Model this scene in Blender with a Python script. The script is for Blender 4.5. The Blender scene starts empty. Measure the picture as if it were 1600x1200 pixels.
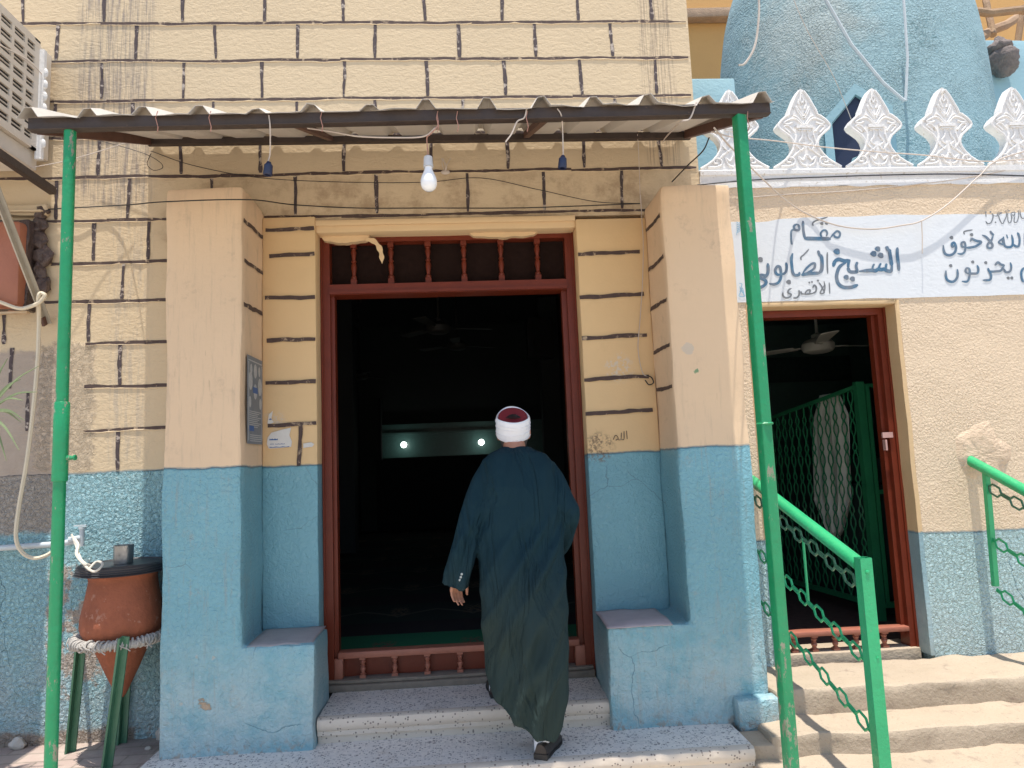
import bpy, bmesh, math, random
from mathutils import Vector, Matrix, noise as mnoise
random.seed(7)
R = math.radians
sc = bpy.context.scene
COL = sc.collection

# ------------------------------------------------------------------ camera
# camera axes (image right, image down, forward) expressed in world X (along the wall), Y (into the building), Z (up)
FPX = 1080.0
def _n(v): return Vector(v).normalized()
_Z = _n((-400, -9800, FPX))
_X = Vector((18300, -638, FPX)); _X = (_X - _Z * _X.dot(_Z)).normalized()
_Y = _X.cross(_Z) * -1
if _Y.z < 0: _Y = -_Y
CAM = Vector((0, -4.3, 1.51))
RIGHT = Vector((_X.x, _Y.x, _Z.x)); DOWN = Vector((_X.y, _Y.y, _Z.y)); FWD = Vector((_X.z, _Y.z, _Z.z))
cam = bpy.data.cameras.new('camera'); camo = bpy.data.objects.new('camera', cam); COL.objects.link(camo)
m = Matrix.Identity(4)
for i in range(3):
    m[i][0] = RIGHT[i]; m[i][1] = -DOWN[i]; m[i][2] = -FWD[i]; m[i][3] = CAM[i]
camo.matrix_world = m
cam.sensor_width = 36; cam.lens = FPX / 1600 * 36; cam.clip_end = 500; cam.clip_start = .05
sc.camera = camo

# ------------------------------------------------------------------ light
SUN_EL = 81.0
w = bpy.data.worlds.new('World'); sc.world = w; w.use_nodes = True
nt = w.node_tree; nt.nodes.clear()
sky = nt.nodes.new('ShaderNodeTexSky'); sky.sky_type = 'NISHITA'; sky.sun_disc = False
sky.sun_elevation = R(SUN_EL); sky.sun_rotation = R(180)
bg = nt.nodes.new('ShaderNodeBackground'); bg.inputs[1].default_value = .15
wo = nt.nodes.new('ShaderNodeOutputWorld')
nt.links.new(sky.outputs[0], bg.inputs[0]); nt.links.new(bg.outputs[0], wo.inputs[0])
sun = bpy.data.lights.new('sun', 'SUN'); sun.energy = 4.3; sun.angle = R(.53); sun.color = (1, .95, .87)
so = bpy.data.objects.new('sun', sun); COL.objects.link(so); so.rotation_euler = (R(90 - SUN_EL), 0, 0); so.location = (0, -2, 12)
sc.view_settings.view_transform = 'Standard'; sc.view_settings.look = 'None'
sc.view_settings.exposure = .55; sc.view_settings.gamma = 1
sc.cycles.max_bounces = 8; sc.cycles.diffuse_bounces = 5

# ------------------------------------------------------------------ points from the measured view
def ray(px, py): return RIGHT * (px - 800) + DOWN * (py - 600) + FWD * FPX
def at(px, py, Y): d = ray(px, py); return CAM + d * ((Y - CAM.y) / d.y)
def atx(px, py, X): d = ray(px, py); return CAM + d * ((X - CAM.x) / d.x)
def atz(px, py, z): d = ray(px, py); return CAM + d * ((z - CAM.z) / d.z)

# ------------------------------------------------------------------ material helpers
class M:
    def __init__(s, name):
        s.m = bpy.data.materials.new(name); s.m.use_nodes = True
        s.t = s.m.node_tree; s.b = s.t.nodes['Principled BSDF']
        s._pos = None
    def put(s, sock, v):
        if v is None: return
        if isinstance(v, bpy.types.NodeSocket): s.t.links.new(v, sock)
        else:
            if isinstance(v, (tuple, list)) and len(v) == 3 and sock.type == 'RGBA': v = (*v, 1)
            sock.default_value = v
    def node(s, t): return s.t.nodes.new(t)
    @property
    def pos(s):
        if s._pos is None: s._pos = s.node('ShaderNodeNewGeometry').outputs['Position']
        return s._pos
    def xyz(s):
        n = s.node('ShaderNodeSeparateXYZ'); s.put(n.inputs[0], s.pos); return n.outputs
    def vec(s, scale, v=None, rot=(0, 0, 0)):
        n = s.node('ShaderNodeMapping'); n.inputs[2].default_value = rot; s.put(n.inputs[0], v or s.pos); n.inputs[3].default_value = scale; return n.outputs[0]
    def noise(s, scale, detail=3, rough=.5, v=None, dist=0):
        n = s.node('ShaderNodeTexNoise'); s.put(n.inputs['Vector'], v or s.pos)
        n.inputs['Scale'].default_value = scale; n.inputs['Detail'].default_value = detail
        n.inputs['Roughness'].default_value = rough; n.inputs['Distortion'].default_value = dist
        return n.outputs[0]
    def voro(s, scale, v=None, out=0, feat='F1'):
        n = s.node('ShaderNodeTexVoronoi'); n.feature = feat; s.put(n.inputs['Vector'], v or s.pos); n.inputs['Scale'].default_value = scale
        return n.outputs[out]
    def warp(s, amt, scale):
        n = s.node('ShaderNodeTexNoise'); s.put(n.inputs['Vector'], s.pos); n.inputs['Scale'].default_value = scale; n.inputs['Detail'].default_value = 6
        a = s.node('ShaderNodeVectorMath'); a.operation = 'MULTIPLY_ADD'; s.put(a.inputs[0], n.outputs['Color']); a.inputs[1].default_value = (amt,) * 3; s.put(a.inputs[2], s.pos)
        return a.outputs[0]
    def math(s, op, a, b=None, c=None):
        n = s.node('ShaderNodeMath'); n.operation = op
        for i, v in enumerate((a, b, c)):
            if v is not None: s.put(n.inputs[i], v)
        return n.outputs[0]
    def ramp(s, f, lo, hi, a=0., b=1.):
        n = s.node('ShaderNodeMapRange'); n.interpolation_type = 'SMOOTHSTEP'
        s.put(n.inputs[0], f)
        for i, v in zip((1, 2, 3, 4), (lo, hi, a, b)): s.put(n.inputs[i], v)
        return n.outputs[0]
    def mix(s, f, a, b):
        n = s.node('ShaderNodeMix'); n.data_type = 'RGBA'
        s.put(n.inputs[0], f); s.put(n.inputs[6], a); s.put(n.inputs[7], b); return n.outputs[2]
    def box(s, x0, x1, z0, z1, soft=.03, wob=.06, scale=9):
        "irregular patch of a wall: 1 inside"
        o = s.xyz(); k = s.math('MULTIPLY', s.math('SUBTRACT', s.noise(scale, 5, .6), .5), wob * 2)
        x = s.math('ADD', o[0], k); z = s.math('ADD', o[2], k)
        r = s.ramp(x, x0 - soft, x0 + soft)
        for f in (s.ramp(x, x1 - soft, x1 + soft, 1., 0.), s.ramp(z, z0 - soft, z0 + soft), s.ramp(z, z1 - soft, z1 + soft, 1., 0.)):
            r = s.math('MULTIPLY', r, f)
        return r
    def spot(s, c, r, wob=.03, scale=25, soft=.004):
        n = s.node('ShaderNodeVectorMath'); n.operation = 'DISTANCE'; s.put(n.inputs[0], s.pos); n.inputs[1].default_value = c
        k = s.math('MULTIPLY', s.math('SUBTRACT', s.noise(scale, 4, .6), .5), wob * 2)
        return s.ramp(s.math('ADD', n.outputs['Value'], k), r - soft, r + soft, 1., 0.)
    def bump(s, h, dist=.01, strength=1.):
        n = s.node('ShaderNodeBump'); n.inputs['Distance'].default_value = dist; n.inputs['Strength'].default_value = strength
        s.put(n.inputs['Height'], h); s.put(s.b.inputs['Normal'], n.outputs[0])
    def end(s, col, rough=.8, metal=0., spec=None):
        s.put(s.b.inputs['Base Color'], col); s.put(s.b.inputs['Roughness'], rough); s.put(s.b.inputs['Metallic'], metal)
        if spec is not None: s.put(s.b.inputs['Specular IOR Level'], spec)
        return s.m

def plain(name, col, rough=.6, metal=0., var=.18, scale=14, bump=.0015, bscale=60, wear=None, wearcol=None, spec=None):
    k = M(name)
    f = k.noise(scale, 4, .6)
    c = k.mix(f, tuple(v * (1 - var) for v in col), tuple(min(1, v * (1 + var)) for v in col))
    if wear: c = k.mix(k.ramp(k.noise(scale * 1.7, 6, .65), wear, wear + .06), c, wearcol)
    if bump: k.bump(k.noise(bscale, 4, .6), bump)
    return k.end(c, rough, metal, spec)

CREAM = (.66, .46, .255); CREAM_HI = (.61, .475, .305)
BLUE = (.18, .385, .445); BLUE_HI = (.24, .45, .53)

def wall_mat(name, zs=None, cream=CREAM, blue=BLUE, cb=.004, bb=.012, extra=None, coarse=None, cscale=38, ripple=True):
    k = M(name); o = k.xyz()
    big = k.noise(1.7, 5, .6); mid = k.noise(9, 5, .65)
    c = k.mix(big, tuple(v * .93 for v in cream), tuple(v * 1.07 for v in cream))
    c = k.mix(k.ramp(mid, .55, .8, 0., .35), c, tuple(v * .82 for v in cream))
    hc = k.math('ADD', k.math('MULTIPLY', k.noise(cscale, 5, .6), .7), k.math('MULTIPLY', k.noise(13, 4, .6, v=k.vec((1, 1, 2.2)), dist=1.4), .7 if ripple else .3))
    if coarse:
        hc = k.math('MULTIPLY', k.ramp(k.noise(2.1, 4, .6), .3, .7, .5, 1.2), k.math('ADD', k.math('MULTIPLY', k.noise(coarse, 2, .55, dist=.6), 1.1), k.math('MULTIPLY', hc, .3)))
    if zs is not None:
        lim = k.math('ADD', zs, k.math('MULTIPLY', k.math('ADD', k.math('SUBTRACT', k.noise(2.5, 2), .5), k.math('MULTIPLY', k.math('SUBTRACT', k.noise(22, 4, .6), .5), .5)), .034))
        mk = k.ramp(k.math('SUBTRACT', lim, o[2]), -.002, .002)
        edge = k.math('MULTIPLY', k.ramp(k.math('ABSOLUTE', k.math('SUBTRACT', lim, o[2])), .004, .012, 1., 0.), .6)
        bc = k.mix(k.noise(2.3, 5, .6), tuple(v * .86 for v in blue), tuple(v * 1.14 for v in blue))
        bc = k.mix(k.ramp(k.noise(17, 6, .7), .60, .74, 0., .4), bc, (.40, .54, .58))
        # limewashed dust and chipped paint low on the wall
        low = k.math('MULTIPLY', k.ramp(o[2], .18, .80, 1., 0.), k.ramp(k.noise(5, 6, .7), .30, .60))
        bc = k.mix(k.math('MULTIPLY', low, .65), bc, (.47, .56, .56))
        bc = k.mix(k.math('MULTIPLY', k.ramp(o[2], .0, .14, 1., 0.), k.ramp(k.noise(21, 5, .7), .5, .58)), bc, (.34, .28, .22))
        bc = k.mix(k.math('MULTIPLY', k.ramp(k.voro(1.7, v=k.warp(.22, 3.5), feat='DISTANCE_TO_EDGE'), .001, .006, 1., 0.), k.ramp(k.noise(1.9, 2), .52, .6)), bc, (.12, .24, .28))
        c = k.mix(mk, c, bc)
        c = k.mix(edge, c, (.07, .18, .23))
        hb = k.math('ADD', k.math('MULTIPLY', k.noise(46, 3, .6, dist=.7), 1.1), k.math('MULTIPLY', k.noise(10, 3, .6), .5))
        h = k.math('ADD', k.math('MULTIPLY', k.math('MULTIPLY', hc, cb / bb), k.math('SUBTRACT', 1., mk)), k.math('MULTIPLY', hb, mk))
        rough = k.math('SUBTRACT', .85, k.math('MULTIPLY', mk, .42))
        dist = bb
    else:
        h = k.math('MULTIPLY', hc, k.ramp(k.noise(2.4, 4, .6), .3, .7, .55, 1.25)); rough = .85; dist = cb
    if extra: c, h = extra(k, c, h)
    k.bump(h, dist)
    return k.end(c, rough)

# ------------------------------------------------------------------ mesh builder
class MB:
    def __init__(s): s.v = []; s.f = []; s.mi = []; s.cur = 0
    def add(s, vs, fs):
        b = len(s.v); s.v += [Vector(p) for p in vs]
        s.f += [tuple(i + b for i in f) for f in fs]; s.mi += [s.cur] * len(fs); return s
    def box(s, x0, x1, y0, y1, z0, z1):
        return s.add([(x, y, z) for x in (x0, x1) for y in (y0, y1) for z in (z0, z1)],
                     [(0, 1, 3, 2), (4, 6, 7, 5), (0, 4, 5, 1), (2, 3, 7, 6), (0, 2, 6, 4), (1, 5, 7, 3)])
    def prism(s, pts, d):
        "closed outline (3-D points) pushed along d"
        n = len(pts); d = Vector(d)
        return s.add(list(pts) + [Vector(p) + d for p in pts],
                     [tuple(range(n))[::-1], tuple(range(n, 2 * n))] + [(i, (i + 1) % n, n + (i + 1) % n, n + i) for i in range(n)])
    def tube(s, pts, r, k=8, closed=False, flat=None):
        pts = [Vector(p) for p in pts]; n = len(pts); rs = r if isinstance(r, (list, tuple)) else [r] * n
        vs = []; up = None
        for i, p in enumerate(pts):
            a = pts[i - 1] if (i or closed) else p; b = pts[(i + 1) % n] if (i < n - 1 or closed) else p
            t = (b - a).normalized()
            if up is None:
                up = Vector((0, 0, 1)) if abs(t.z) < .9 else Vector((0, 1, 0))
            sd = t.cross(up)
            if sd.length < 1e-5: sd = t.orthogonal()
            sd.normalize(); up = sd.cross(t).normalized()
            for j in range(k):
                q = 2 * math.pi * j / k
                rr = rs[i]; rx, ry = (rr if isinstance(rr, tuple) else (rr, rr))
                vs.append(p + sd * math.cos(q) * rx + up * math.sin(q) * ry)
        fs = []
        for i in range(n if closed else n - 1):
            i2 = (i + 1) % n
            fs += [(i * k + j, i * k + (j + 1) % k, i2 * k + (j + 1) % k, i2 * k + j) for j in range(k)]
        if not closed: fs += [tuple(range(k))[::-1], tuple(range((n - 1) * k, n * k))]
        return s.add(vs, fs)
    def bar(s, a, b, wd, ht, up=(0, 0, 1)):
        a = Vector(a); b = Vector(b); t = (b - a).normalized(); sd = t.cross(Vector(up)).normalized(); u = sd.cross(t)
        c = [(-1, -1), (1, -1), (1, 1), (-1, 1)]
        vs = [p + sd * x * wd / 2 + u * y * ht / 2 for p in (a, b) for x, y in c]
        return s.add(vs, [(0, 1, 2, 3), (7, 6, 5, 4)] + [(i, i + 4, (i + 1) % 4 + 4, (i + 1) % 4) for i in range(4)])
    def lathe(s, prof, c, k=32, axis=None):
        "prof: (radius, height)"
        c = Vector(c); vs = []; n = len(prof)
        for r, h in prof:
            for j in range(k):
                q = 2 * math.pi * j / k; p = Vector((r * math.cos(q), r * math.sin(q), h))
                if axis is not None: p = axis @ p
                vs.append(c + p)
        fs = [(i * k + j, i * k + (j + 1) % k, (i + 1) * k + (j + 1) % k, (i + 1) * k + j) for i in range(n - 1) for j in range(k)]
        if prof[0][0] > 1e-4: fs.append(tuple(range(k))[::-1])
        if prof[-1][0] > 1e-4: fs.append(tuple(range((n - 1) * k, n * k)))
        return s.add(vs, fs)
    def ball(s, c, r, k=14, n=10):
        c = Vector(c); r = Vector((r, r, r)) if not hasattr(r, '__len__') else Vector(r)
        vs = []; fs = []
        for i in range(n + 1):
            a = math.pi * i / n
            for j in range(k):
                q = 2 * math.pi * j / k
                vs.append(c + Vector((math.sin(a) * math.cos(q) * r.x, math.sin(a) * math.sin(q) * r.y, -math.cos(a) * r.z)))
        fs = [(i * k + j, i * k + (j + 1) % k, (i + 1) * k + (j + 1) % k, (i + 1) * k + j) for i in range(n) for j in range(k)]
        return s.add(vs, fs)
    def ribbon(s, pts, w, side=None, nrm=(0, -1, 0), drift=0.):
        pts = [Vector(p) for p in pts]; n = len(pts); ws = w if isinstance(w, (list, tuple)) else [w] * n; nv = Vector(nrm); vs = []
        for i, p in enumerate(pts):
            t = (pts[min(n - 1, i + 1)] - pts[max(0, i - 1)]).normalized(); sd = t.cross(nv).normalized()
            q = p + nv * drift * i
            vs += [q + sd * ws[i] / 2, q - sd * ws[i] / 2]
        return s.add(vs, [(2 * i, 2 * i + 1, 2 * i + 3, 2 * i + 2) for i in range(n - 1)])
    def build(s, name, mats, parent=None, origin=None, smooth=False, angle=35, rough=None):
        me = bpy.data.meshes.new(name)
        if parent is not None: origin = parent['_o']
        elif origin is None:
            lo = Vector([min(v[i] for v in s.v) for i in range(3)]); hi = Vector([max(v[i] for v in s.v) for i in range(3)])
            origin = Vector(((lo.x + hi.x) / 2, (lo.y + hi.y) / 2, lo.z))
        og = Vector(origin)
        me.from_pydata([v - og for v in s.v], [], s.f)
        if not isinstance(mats, (list, tuple)): mats = [mats]
        for q in mats: me.materials.append(q)
        for p, i in zip(me.polygons, s.mi): p.material_index = i
        bm = bmesh.new(); bm.from_mesh(me)
        if rough:
            bv, cut, amp, sc_ = rough
            bmesh.ops.remove_doubles(bm, verts=bm.verts, dist=1e-5)
            if bv: bmesh.ops.bevel(bm, geom=[e for e in bm.edges if e.calc_face_angle(0) > .6], offset=bv, segments=2, affect='EDGES', profile=.5)
            for ax in range(3):
                cs = [v.co[ax] for v in bm.verts]; lo, hi = min(cs), max(cs); kk = int((hi - lo) / cut)
                for i in range(1, kk + 1):
                    co = Vector((0, 0, 0)); co[ax] = lo + (hi - lo) * i / (kk + 1); no = Vector((0, 0, 0)); no[ax] = 1
                    bmesh.ops.bisect_plane(bm, geom=bm.verts[:] + bm.edges[:] + bm.faces[:], plane_co=co, plane_no=no)
            for v in bm.verts:
                q = v.co + og
                v.co += Vector((mnoise.noise(q * sc_), mnoise.noise(q * sc_ + Vector((31, 0, 0))), mnoise.noise(q * sc_ + Vector((0, 57, 0))))) * amp
                v.co += Vector((mnoise.noise(q * 31), mnoise.noise(q * 31 + Vector((9, 0, 0))), mnoise.noise(q * 31 + Vector((0, 5, 0))))) * amp * .4
        bmesh.ops.recalc_face_normals(bm, faces=bm.faces[:])
        bm.to_mesh(me); bm.free()
        if smooth or rough:
            me.shade_smooth(); me.set_sharp_from_angle(angle=R(angle))
        o = bpy.data.objects.new(name, me); COL.objects.link(o)
        o['_o'] = tuple(og)
        if parent is not None: o.parent = parent
        else: o.location = og
        return o

def empty(name, loc):
    o = bpy.data.objects.new(name, None); COL.objects.link(o); o.location = loc; o['_o'] = tuple(loc); o.empty_display_size = .1
    return o
def tag(o, label=None, cat=None, group=None, kind=None):
    if label: o['label'] = label
    if cat: o['category'] = cat
    if group: o['group'] = group
    if kind: o['kind'] = kind
    return o
def spline(pts, per=6):
    pts = [Vector(p) for p in pts]; out = []
    if len(pts) < 3:
        return [pts[0].lerp(pts[-1], i / per) for i in range(per + 1)]
    P = [pts[0] * 2 - pts[1]] + pts + [pts[-1] * 2 - pts[-2]]
    for i in range(1, len(P) - 2):
        for k in range(per):
            t = k / per; a, b, c, d = P[i - 1:i + 3]
            out.append(.5 * ((2 * b) + (c - a) * t + (2 * a - 5 * b + 4 * c - d) * t * t + (3 * b - a - 3 * c + d) * t ** 3))
    out.append(pts[-1]); return out
def sstep(a, b, x):
    t = max(0, min(1, (x - a) / (b - a))); return t * t * (3 - 2 * t)

# ------------------------------------------------------------------ materials
def ex_main(k, c, h):
    o = k.xyz()
    # rain streaks under the roof line, hand-painted grey weather stains
    st = k.noise(7, 6, .7, v=k.vec((7, 1, .35)))
    a = k.math('MULTIPLY', k.box(-2.42, -1.98, 3.2, 6, .06, .08, 3), k.ramp(st, .42, .62))
    c = k.mix(k.math('MULTIPLY', a, .75), c, (.22, .185, .17))
    a2 = k.math('MULTIPLY', k.box(-2.2, -1.98, 1.6, 3.4, .05, .05, 3), k.ramp(k.noise(6, 5, .7, v=k.vec((5, 1, .5))), .45, .6))
    c = k.mix(k.math('MULTIPLY', a2, .4), c, (.34, .30, .26))
    a3 = k.math('MULTIPLY', k.box(1.2, 1.43, 3.4, 6, .02, .03, 3), k.ramp(k.noise(7, 5, .7, v=k.vec((11, 1, .25))), .45, .6))
    c = k.mix(k.math('MULTIPLY', a3, .55), c, (.2, .15, .12))
    # soot and old water marks over the lintel
    g = k.math('MULTIPLY', k.box(-1.9, 1.5, 2.95, 3.36, .06, .06, 5), k.ramp(k.noise(4.2, 6, .7), .42, .66))
    c = k.mix(k.math('MULTIPLY', g, .55), c, (.25, .155, .085))
    # broken render showing cement at the left end
    cm = k.box(-9, -2.44, 1.2, 2.29, .02, .06, 11)
    c = k.mix(k.math('MULTIPLY', cm, .9), c, k.mix(k.noise(14, 5, .7), (.30, .235, .19), (.42, .35, .29)))
    cr = k.box(-2.62, -2.28, 1.55, 2.32, .02, .07, 14)
    h = k.math('ADD', h, k.math('MULTIPLY', k.math('MULTIPLY', cr, k.ramp(k.noise(26, 5, .7, dist=1.), .35, .65)), .22))
    c = k.mix(k.math('MULTIPLY', cr, .55), c, (.60, .48, .35))
    bl = k.math('MULTIPLY', k.box(-2.52, -2.13, .25, 1.02, .02, .10, 6), k.ramp(k.noise(4.5, 5, .7), .46, .53))
    c = k.mix(bl, c, k.mix(k.noise(30, 4), (.40, .33, .27), (.52, .44, .36)))
    c = k.mix(k.box(-9, -2.0, -.2, .07, .02, .06, 9), c, (.35, .28, .22))
    return c, h
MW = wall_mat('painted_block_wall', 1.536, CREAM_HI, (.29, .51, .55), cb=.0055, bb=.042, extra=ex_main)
def ex_pil(k, c, h):
    p = at(318, 1103, -.42); mk = k.spot(p, .028, .045, 22)
    c = k.mix(mk, c, (.45, .33, .22)); h = k.math('SUBTRACT', h, k.math('MULTIPLY', mk, .5))
    for q, r in ((at(333, 1028, -.42), .008), (at(308, 1025, -.42), .007), (at(283, 1100, -.42), .006), (at(1075, 545, -.42), .035)):
        c = k.mix(k.math('MULTIPLY', k.spot(q, r, .02, 40), .6), c, (.5, .45, .38))
    p = at(1088, 580, -.42); c = k.mix(k.math('MULTIPLY', k.spot(p, .012, .02, 60), .8), c, (.08, .25, .12))
    dr = k.math('MULTIPLY', k.ramp(k.noise(9, 6, .75, v=k.vec((4, 1, .3))), .5, .7), k.ramp(k.noise(1.3, 3), .4, .6))
    c = k.mix(k.math('MULTIPLY', dr, .34), c, (.34, .27, .2))
    sm = k.math('MULTIPLY', k.ramp(k.noise(6, 6, .75), .55, .72), k.ramp(k.noise(24, 4, .7), .4, .6)); c = k.mix(k.math('MULTIPLY', sm, .32), c, (.38, .28, .2))
    sc_ = k.math('MULTIPLY', k.ramp(k.noise(55, 2, .5, v=k.vec((1, 1, .12))), .70, .74), k.ramp(k.noise(3, 3), .5, .6))
    c = k.mix(k.math('MULTIPLY', sc_, .35), c, (.36, .25, .16))
    return c, h
PILM = wall_mat('smooth_painted_render', 1.537, (.72, .52, .335), cb=.0022, bb=.012, extra=ex_pil, ripple=False)
def ex_jamb(k, c, h):
    for q, r, col in ((at(968, 575, -.03), .075, (.62, .55, .47)), (at(935, 700, -.03), .09, (.17, .11, .07)), (at(430, 655, -.03), .05, (.6, .5, .4))):
        c = k.mix(k.math('MULTIPLY', k.math('MULTIPLY', k.spot(q, r, .05, 14, .03), k.ramp(k.noise(45, 4, .7), .45, .6)), .8), c, col)
    return c, h
JAMB = wall_mat('jamb_render', 1.527, (.70, .485, .255), cb=.0018, bb=.010, extra=ex_jamb, ripple=False)
SHRW = wall_mat('coarse_stucco_wall', at(1520, 830, 0).z, (.68, .53, .37), (.40, .57, .58), cb=.013, bb=.040, coarse=66)
LINT = wall_mat('lintel_render', None, (.70, .50, .28), cb=.002)
def ex_dome(k, c, h):
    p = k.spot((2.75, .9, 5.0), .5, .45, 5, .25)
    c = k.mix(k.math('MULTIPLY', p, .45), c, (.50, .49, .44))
    d = k.math('MULTIPLY', k.ramp(k.noise(30, 5, .7), .5, .62), k.ramp(k.noise(1.6, 3), .45, .62)); return k.mix(k.math('MULTIPLY', d, .6), c, (.12, .24, .27)), h
DOME = wall_mat('turquoise_stucco', None, (.275, .41, .44), cb=.030, coarse=58, extra=ex_dome)
BLUEP = wall_mat('pale_turquoise_render', None, (.30, .47, .52), cb=.004)
YEL = wall_mat('ochre_render', None, (.60, .34, .12), cb=.003)
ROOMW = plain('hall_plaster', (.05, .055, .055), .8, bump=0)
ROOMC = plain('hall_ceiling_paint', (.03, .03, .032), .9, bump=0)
HALLGREEN = plain('green_gloss_tile', (.10, .20, .19), .3, bump=.001)
SHROOM = plain('shrine_plaster', (.12, .20, .18), .8, bump=.002)
WHITEP = plain('white_gypsum', (.74, .72, .69), .75, var=.08, scale=20, bump=.004, bscale=60, wear=.60, wearcol=(.58, .53, .46))
def joint_mat():
    k = M('painted_joint')
    f = k.noise(16, 5, .7); c = k.mix(k.noise(38, 4), (.045, .028, .024), (.11, .07, .058))
    return k.end(k.mix(k.ramp(f, .56, .68), c, (.44, .33, .22)), .8)
JOINT = joint_mat()
def joint_v():
    k = M('worn_vertical_joint')
    f = k.noise(20, 5, .7); c = k.mix(k.noise(38, 4), (.03, .02, .02), (.11, .08, .08))
    return k.end(k.mix(k.ramp(f, .53, .62), c, (.44, .37, .31)), .8)
JOINTV = joint_v()
BROWNP = plain('oxblood_gloss_paint', (.15, .026, .011), .38, var=.25, scale=9, bump=.0012, wear=.78, wearcol=(.36, .18, .12), spec=.3)
BROWNL = plain('sunworn_red_paint', (.34, .12, .075), .5, var=.2, bump=.002, wear=.66, wearcol=(.5, .34, .25))
DKPANEL = plain('dusty_dark_panel', (.020, .011, .009), .9, var=.4, scale=30, spec=.05)
WOODG = plain('worn_threshold_wood', (.22, .18, .14), .8, var=.35, scale=22, bump=.004)
STEEL = plain('rusted_dark_steel', (.05, .034, .027), .6, var=.45, scale=16, bump=.002, wear=.66, wearcol=(.12, .07, .05))
STEELR = plain('red_brown_steel', (.10, .045, .03), .6, var=.4, scale=16, bump=.002)
def sheet_mat():
    k = M('galvanised_roof_sheet'); o = k.xyz()
    c = k.mix(k.noise(3, 6, .7), (.50, .46, .41), (.66, .62, .56)); c = k.mix(k.ramp(k.noise(14, 6, .7), .62, .75), c, (.3, .24, .19))
    k.bump(k.noise(22, 3), .002); return k.end(c, .55, .15)
SHEET = sheet_mat()
def green_mat(name, col, rust=.70):
    k = M(name)
    c = k.mix(k.noise(6, 5, .6), tuple(v * .8 for v in col), tuple(v * 1.2 for v in col))
    c = k.mix(k.math('MULTIPLY', k.ramp(k.math('ADD', k.noise(13, 6, .75, v=k.vec((1, 1, .4))), k.ramp(k.xyz()[2], .2, 1.1, .05, 0.)), rust, rust + .04), .85), c, k.mix(k.noise(40, 3), (.20, .14, .09), (.36, .34, .27)))
    k.bump(k.noise(34, 3, .6), .003); return k.end(c, k.ramp(k.noise(20, 3), .2, .8, .28, .5))
GREEN = green_mat('green_gloss_paint', (.012, .25, .095), .585)
GREENL = green_mat('bright_green_paint', (.03, .38, .15), .635)
GREEND = green_mat('faded_green_paint', (.06, .17, .095), .7)
GREENG = green_mat('dark_green_lattice_paint', (.03, .24, .10), .8)
def terrazzo():
    k = M('terrazzo')
    n = k.node('ShaderNodeTexVoronoi'); k.put(n.inputs['Vector'], k.pos); n.inputs['Scale'].default_value = 85
    rnd = k.node('ShaderNodeSeparateColor'); k.put(rnd.inputs[0], n.outputs['Color'])
    base = k.mix(k.noise(4, 5, .65), (.66, .61, .555), (.80, .75, .695))
    base = k.mix(k.ramp(rnd.outputs[1], .6, .62), base, (.80, .74, .67))
    chip = k.math('MULTIPLY', k.ramp(rnd.outputs[0], .70, .72), k.ramp(n.outputs['Distance'], .36, .42, 1., 0.))
    c = k.mix(chip, base, (.25, .225, .215))
    n2 = k.node('ShaderNodeTexVoronoi'); k.put(n2.inputs['Vector'], k.warp(.02, 30)); n2.inputs['Scale'].default_value = 44
    r2 = k.node('ShaderNodeSeparateColor'); k.put(r2.inputs[0], n2.outputs['Color'])
    ch2 = k.math('MULTIPLY', k.ramp(r2.outputs[0], .80, .82), k.ramp(n2.outputs['Distance'], .30, .40, 1., 0.)); c = k.mix(ch2, c, (.27, .245, .235))
    ch3 = k.math('MULTIPLY', k.ramp(r2.outputs[2], .75, .78), k.ramp(n2.outputs['Distance'], .34, .44, 1., 0.)); c = k.mix(k.math('MULTIPLY', ch3, .6), c, (.38, .34, .33))
    c = k.mix(k.ramp(k.noise(7, 6, .75), .5, .75, 0., .5), c, (.42, .385, .365))
    o = k.xyz()
    # foot-worn cream nosing stripe where the surface has been patched
    c = k.mix(k.math('MULTIPLY', k.ramp(k.noise(5, 6, .7), .55, .7), .35), c, (.36, .26, .18))
    k.bump(k.math('ADD', k.noise(60, 3), k.math('MULTIPLY', chip, -.4)), .002)
    return k.end(c, .55)
TERR = terrazzo()
def terr_nose():
    k = M('worn_terrazzo_nosing')
    n = k.node('ShaderNodeTexVoronoi'); k.put(n.inputs['Vector'], k.pos); n.inputs['Scale'].default_value = 75
    rnd = k.node('ShaderNodeSeparateColor'); k.put(rnd.inputs[0], n.outputs['Color'])
    base = k.mix(k.noise(6, 5, .65), (.56, .46, .36), (.72, .63, .53))
    chip = k.math('MULTIPLY', k.ramp(rnd.outputs[0], .78, .8), k.ramp(n.outputs['Distance'], .36, .42, 1., 0.))
    k.bump(k.noise(50, 4), .003); return k.end(k.mix(chip, base, (.24, .19, .16)), .6)
TERN = terr_nose()
def concrete():
    k = M('worn_concrete')
    c = k.mix(k.noise(3.1, 6, .7), (.36, .285, .205), (.48, .39, .29)); c = k.mix(k.ramp(k.noise(9, 6, .75), .55, .72), c, (.30, .23, .175))
    c = k.mix(k.math('MULTIPLY', k.ramp(k.noise(70, 3), .62, .7), .5), c, (.24, .19, .15))
    k.bump(k.math('ADD', k.noise(8, 6, .7), k.math('MULTIPLY', k.noise(60, 3), .25)), .012); return k.end(c, .85)
CONC = concrete()
def ground():
    k = M('dusty_paving')
    c = k.mix(k.noise(2.2, 6, .7), (.48, .42, .35), (.60, .54, .47)); c = k.mix(k.ramp(k.noise(14, 6, .75), .58, .72), c, (.3, .25, .2))
    k.bump(k.noise(24, 6, .7), .008); return k.end(c, .9)
GRND = ground()
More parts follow.
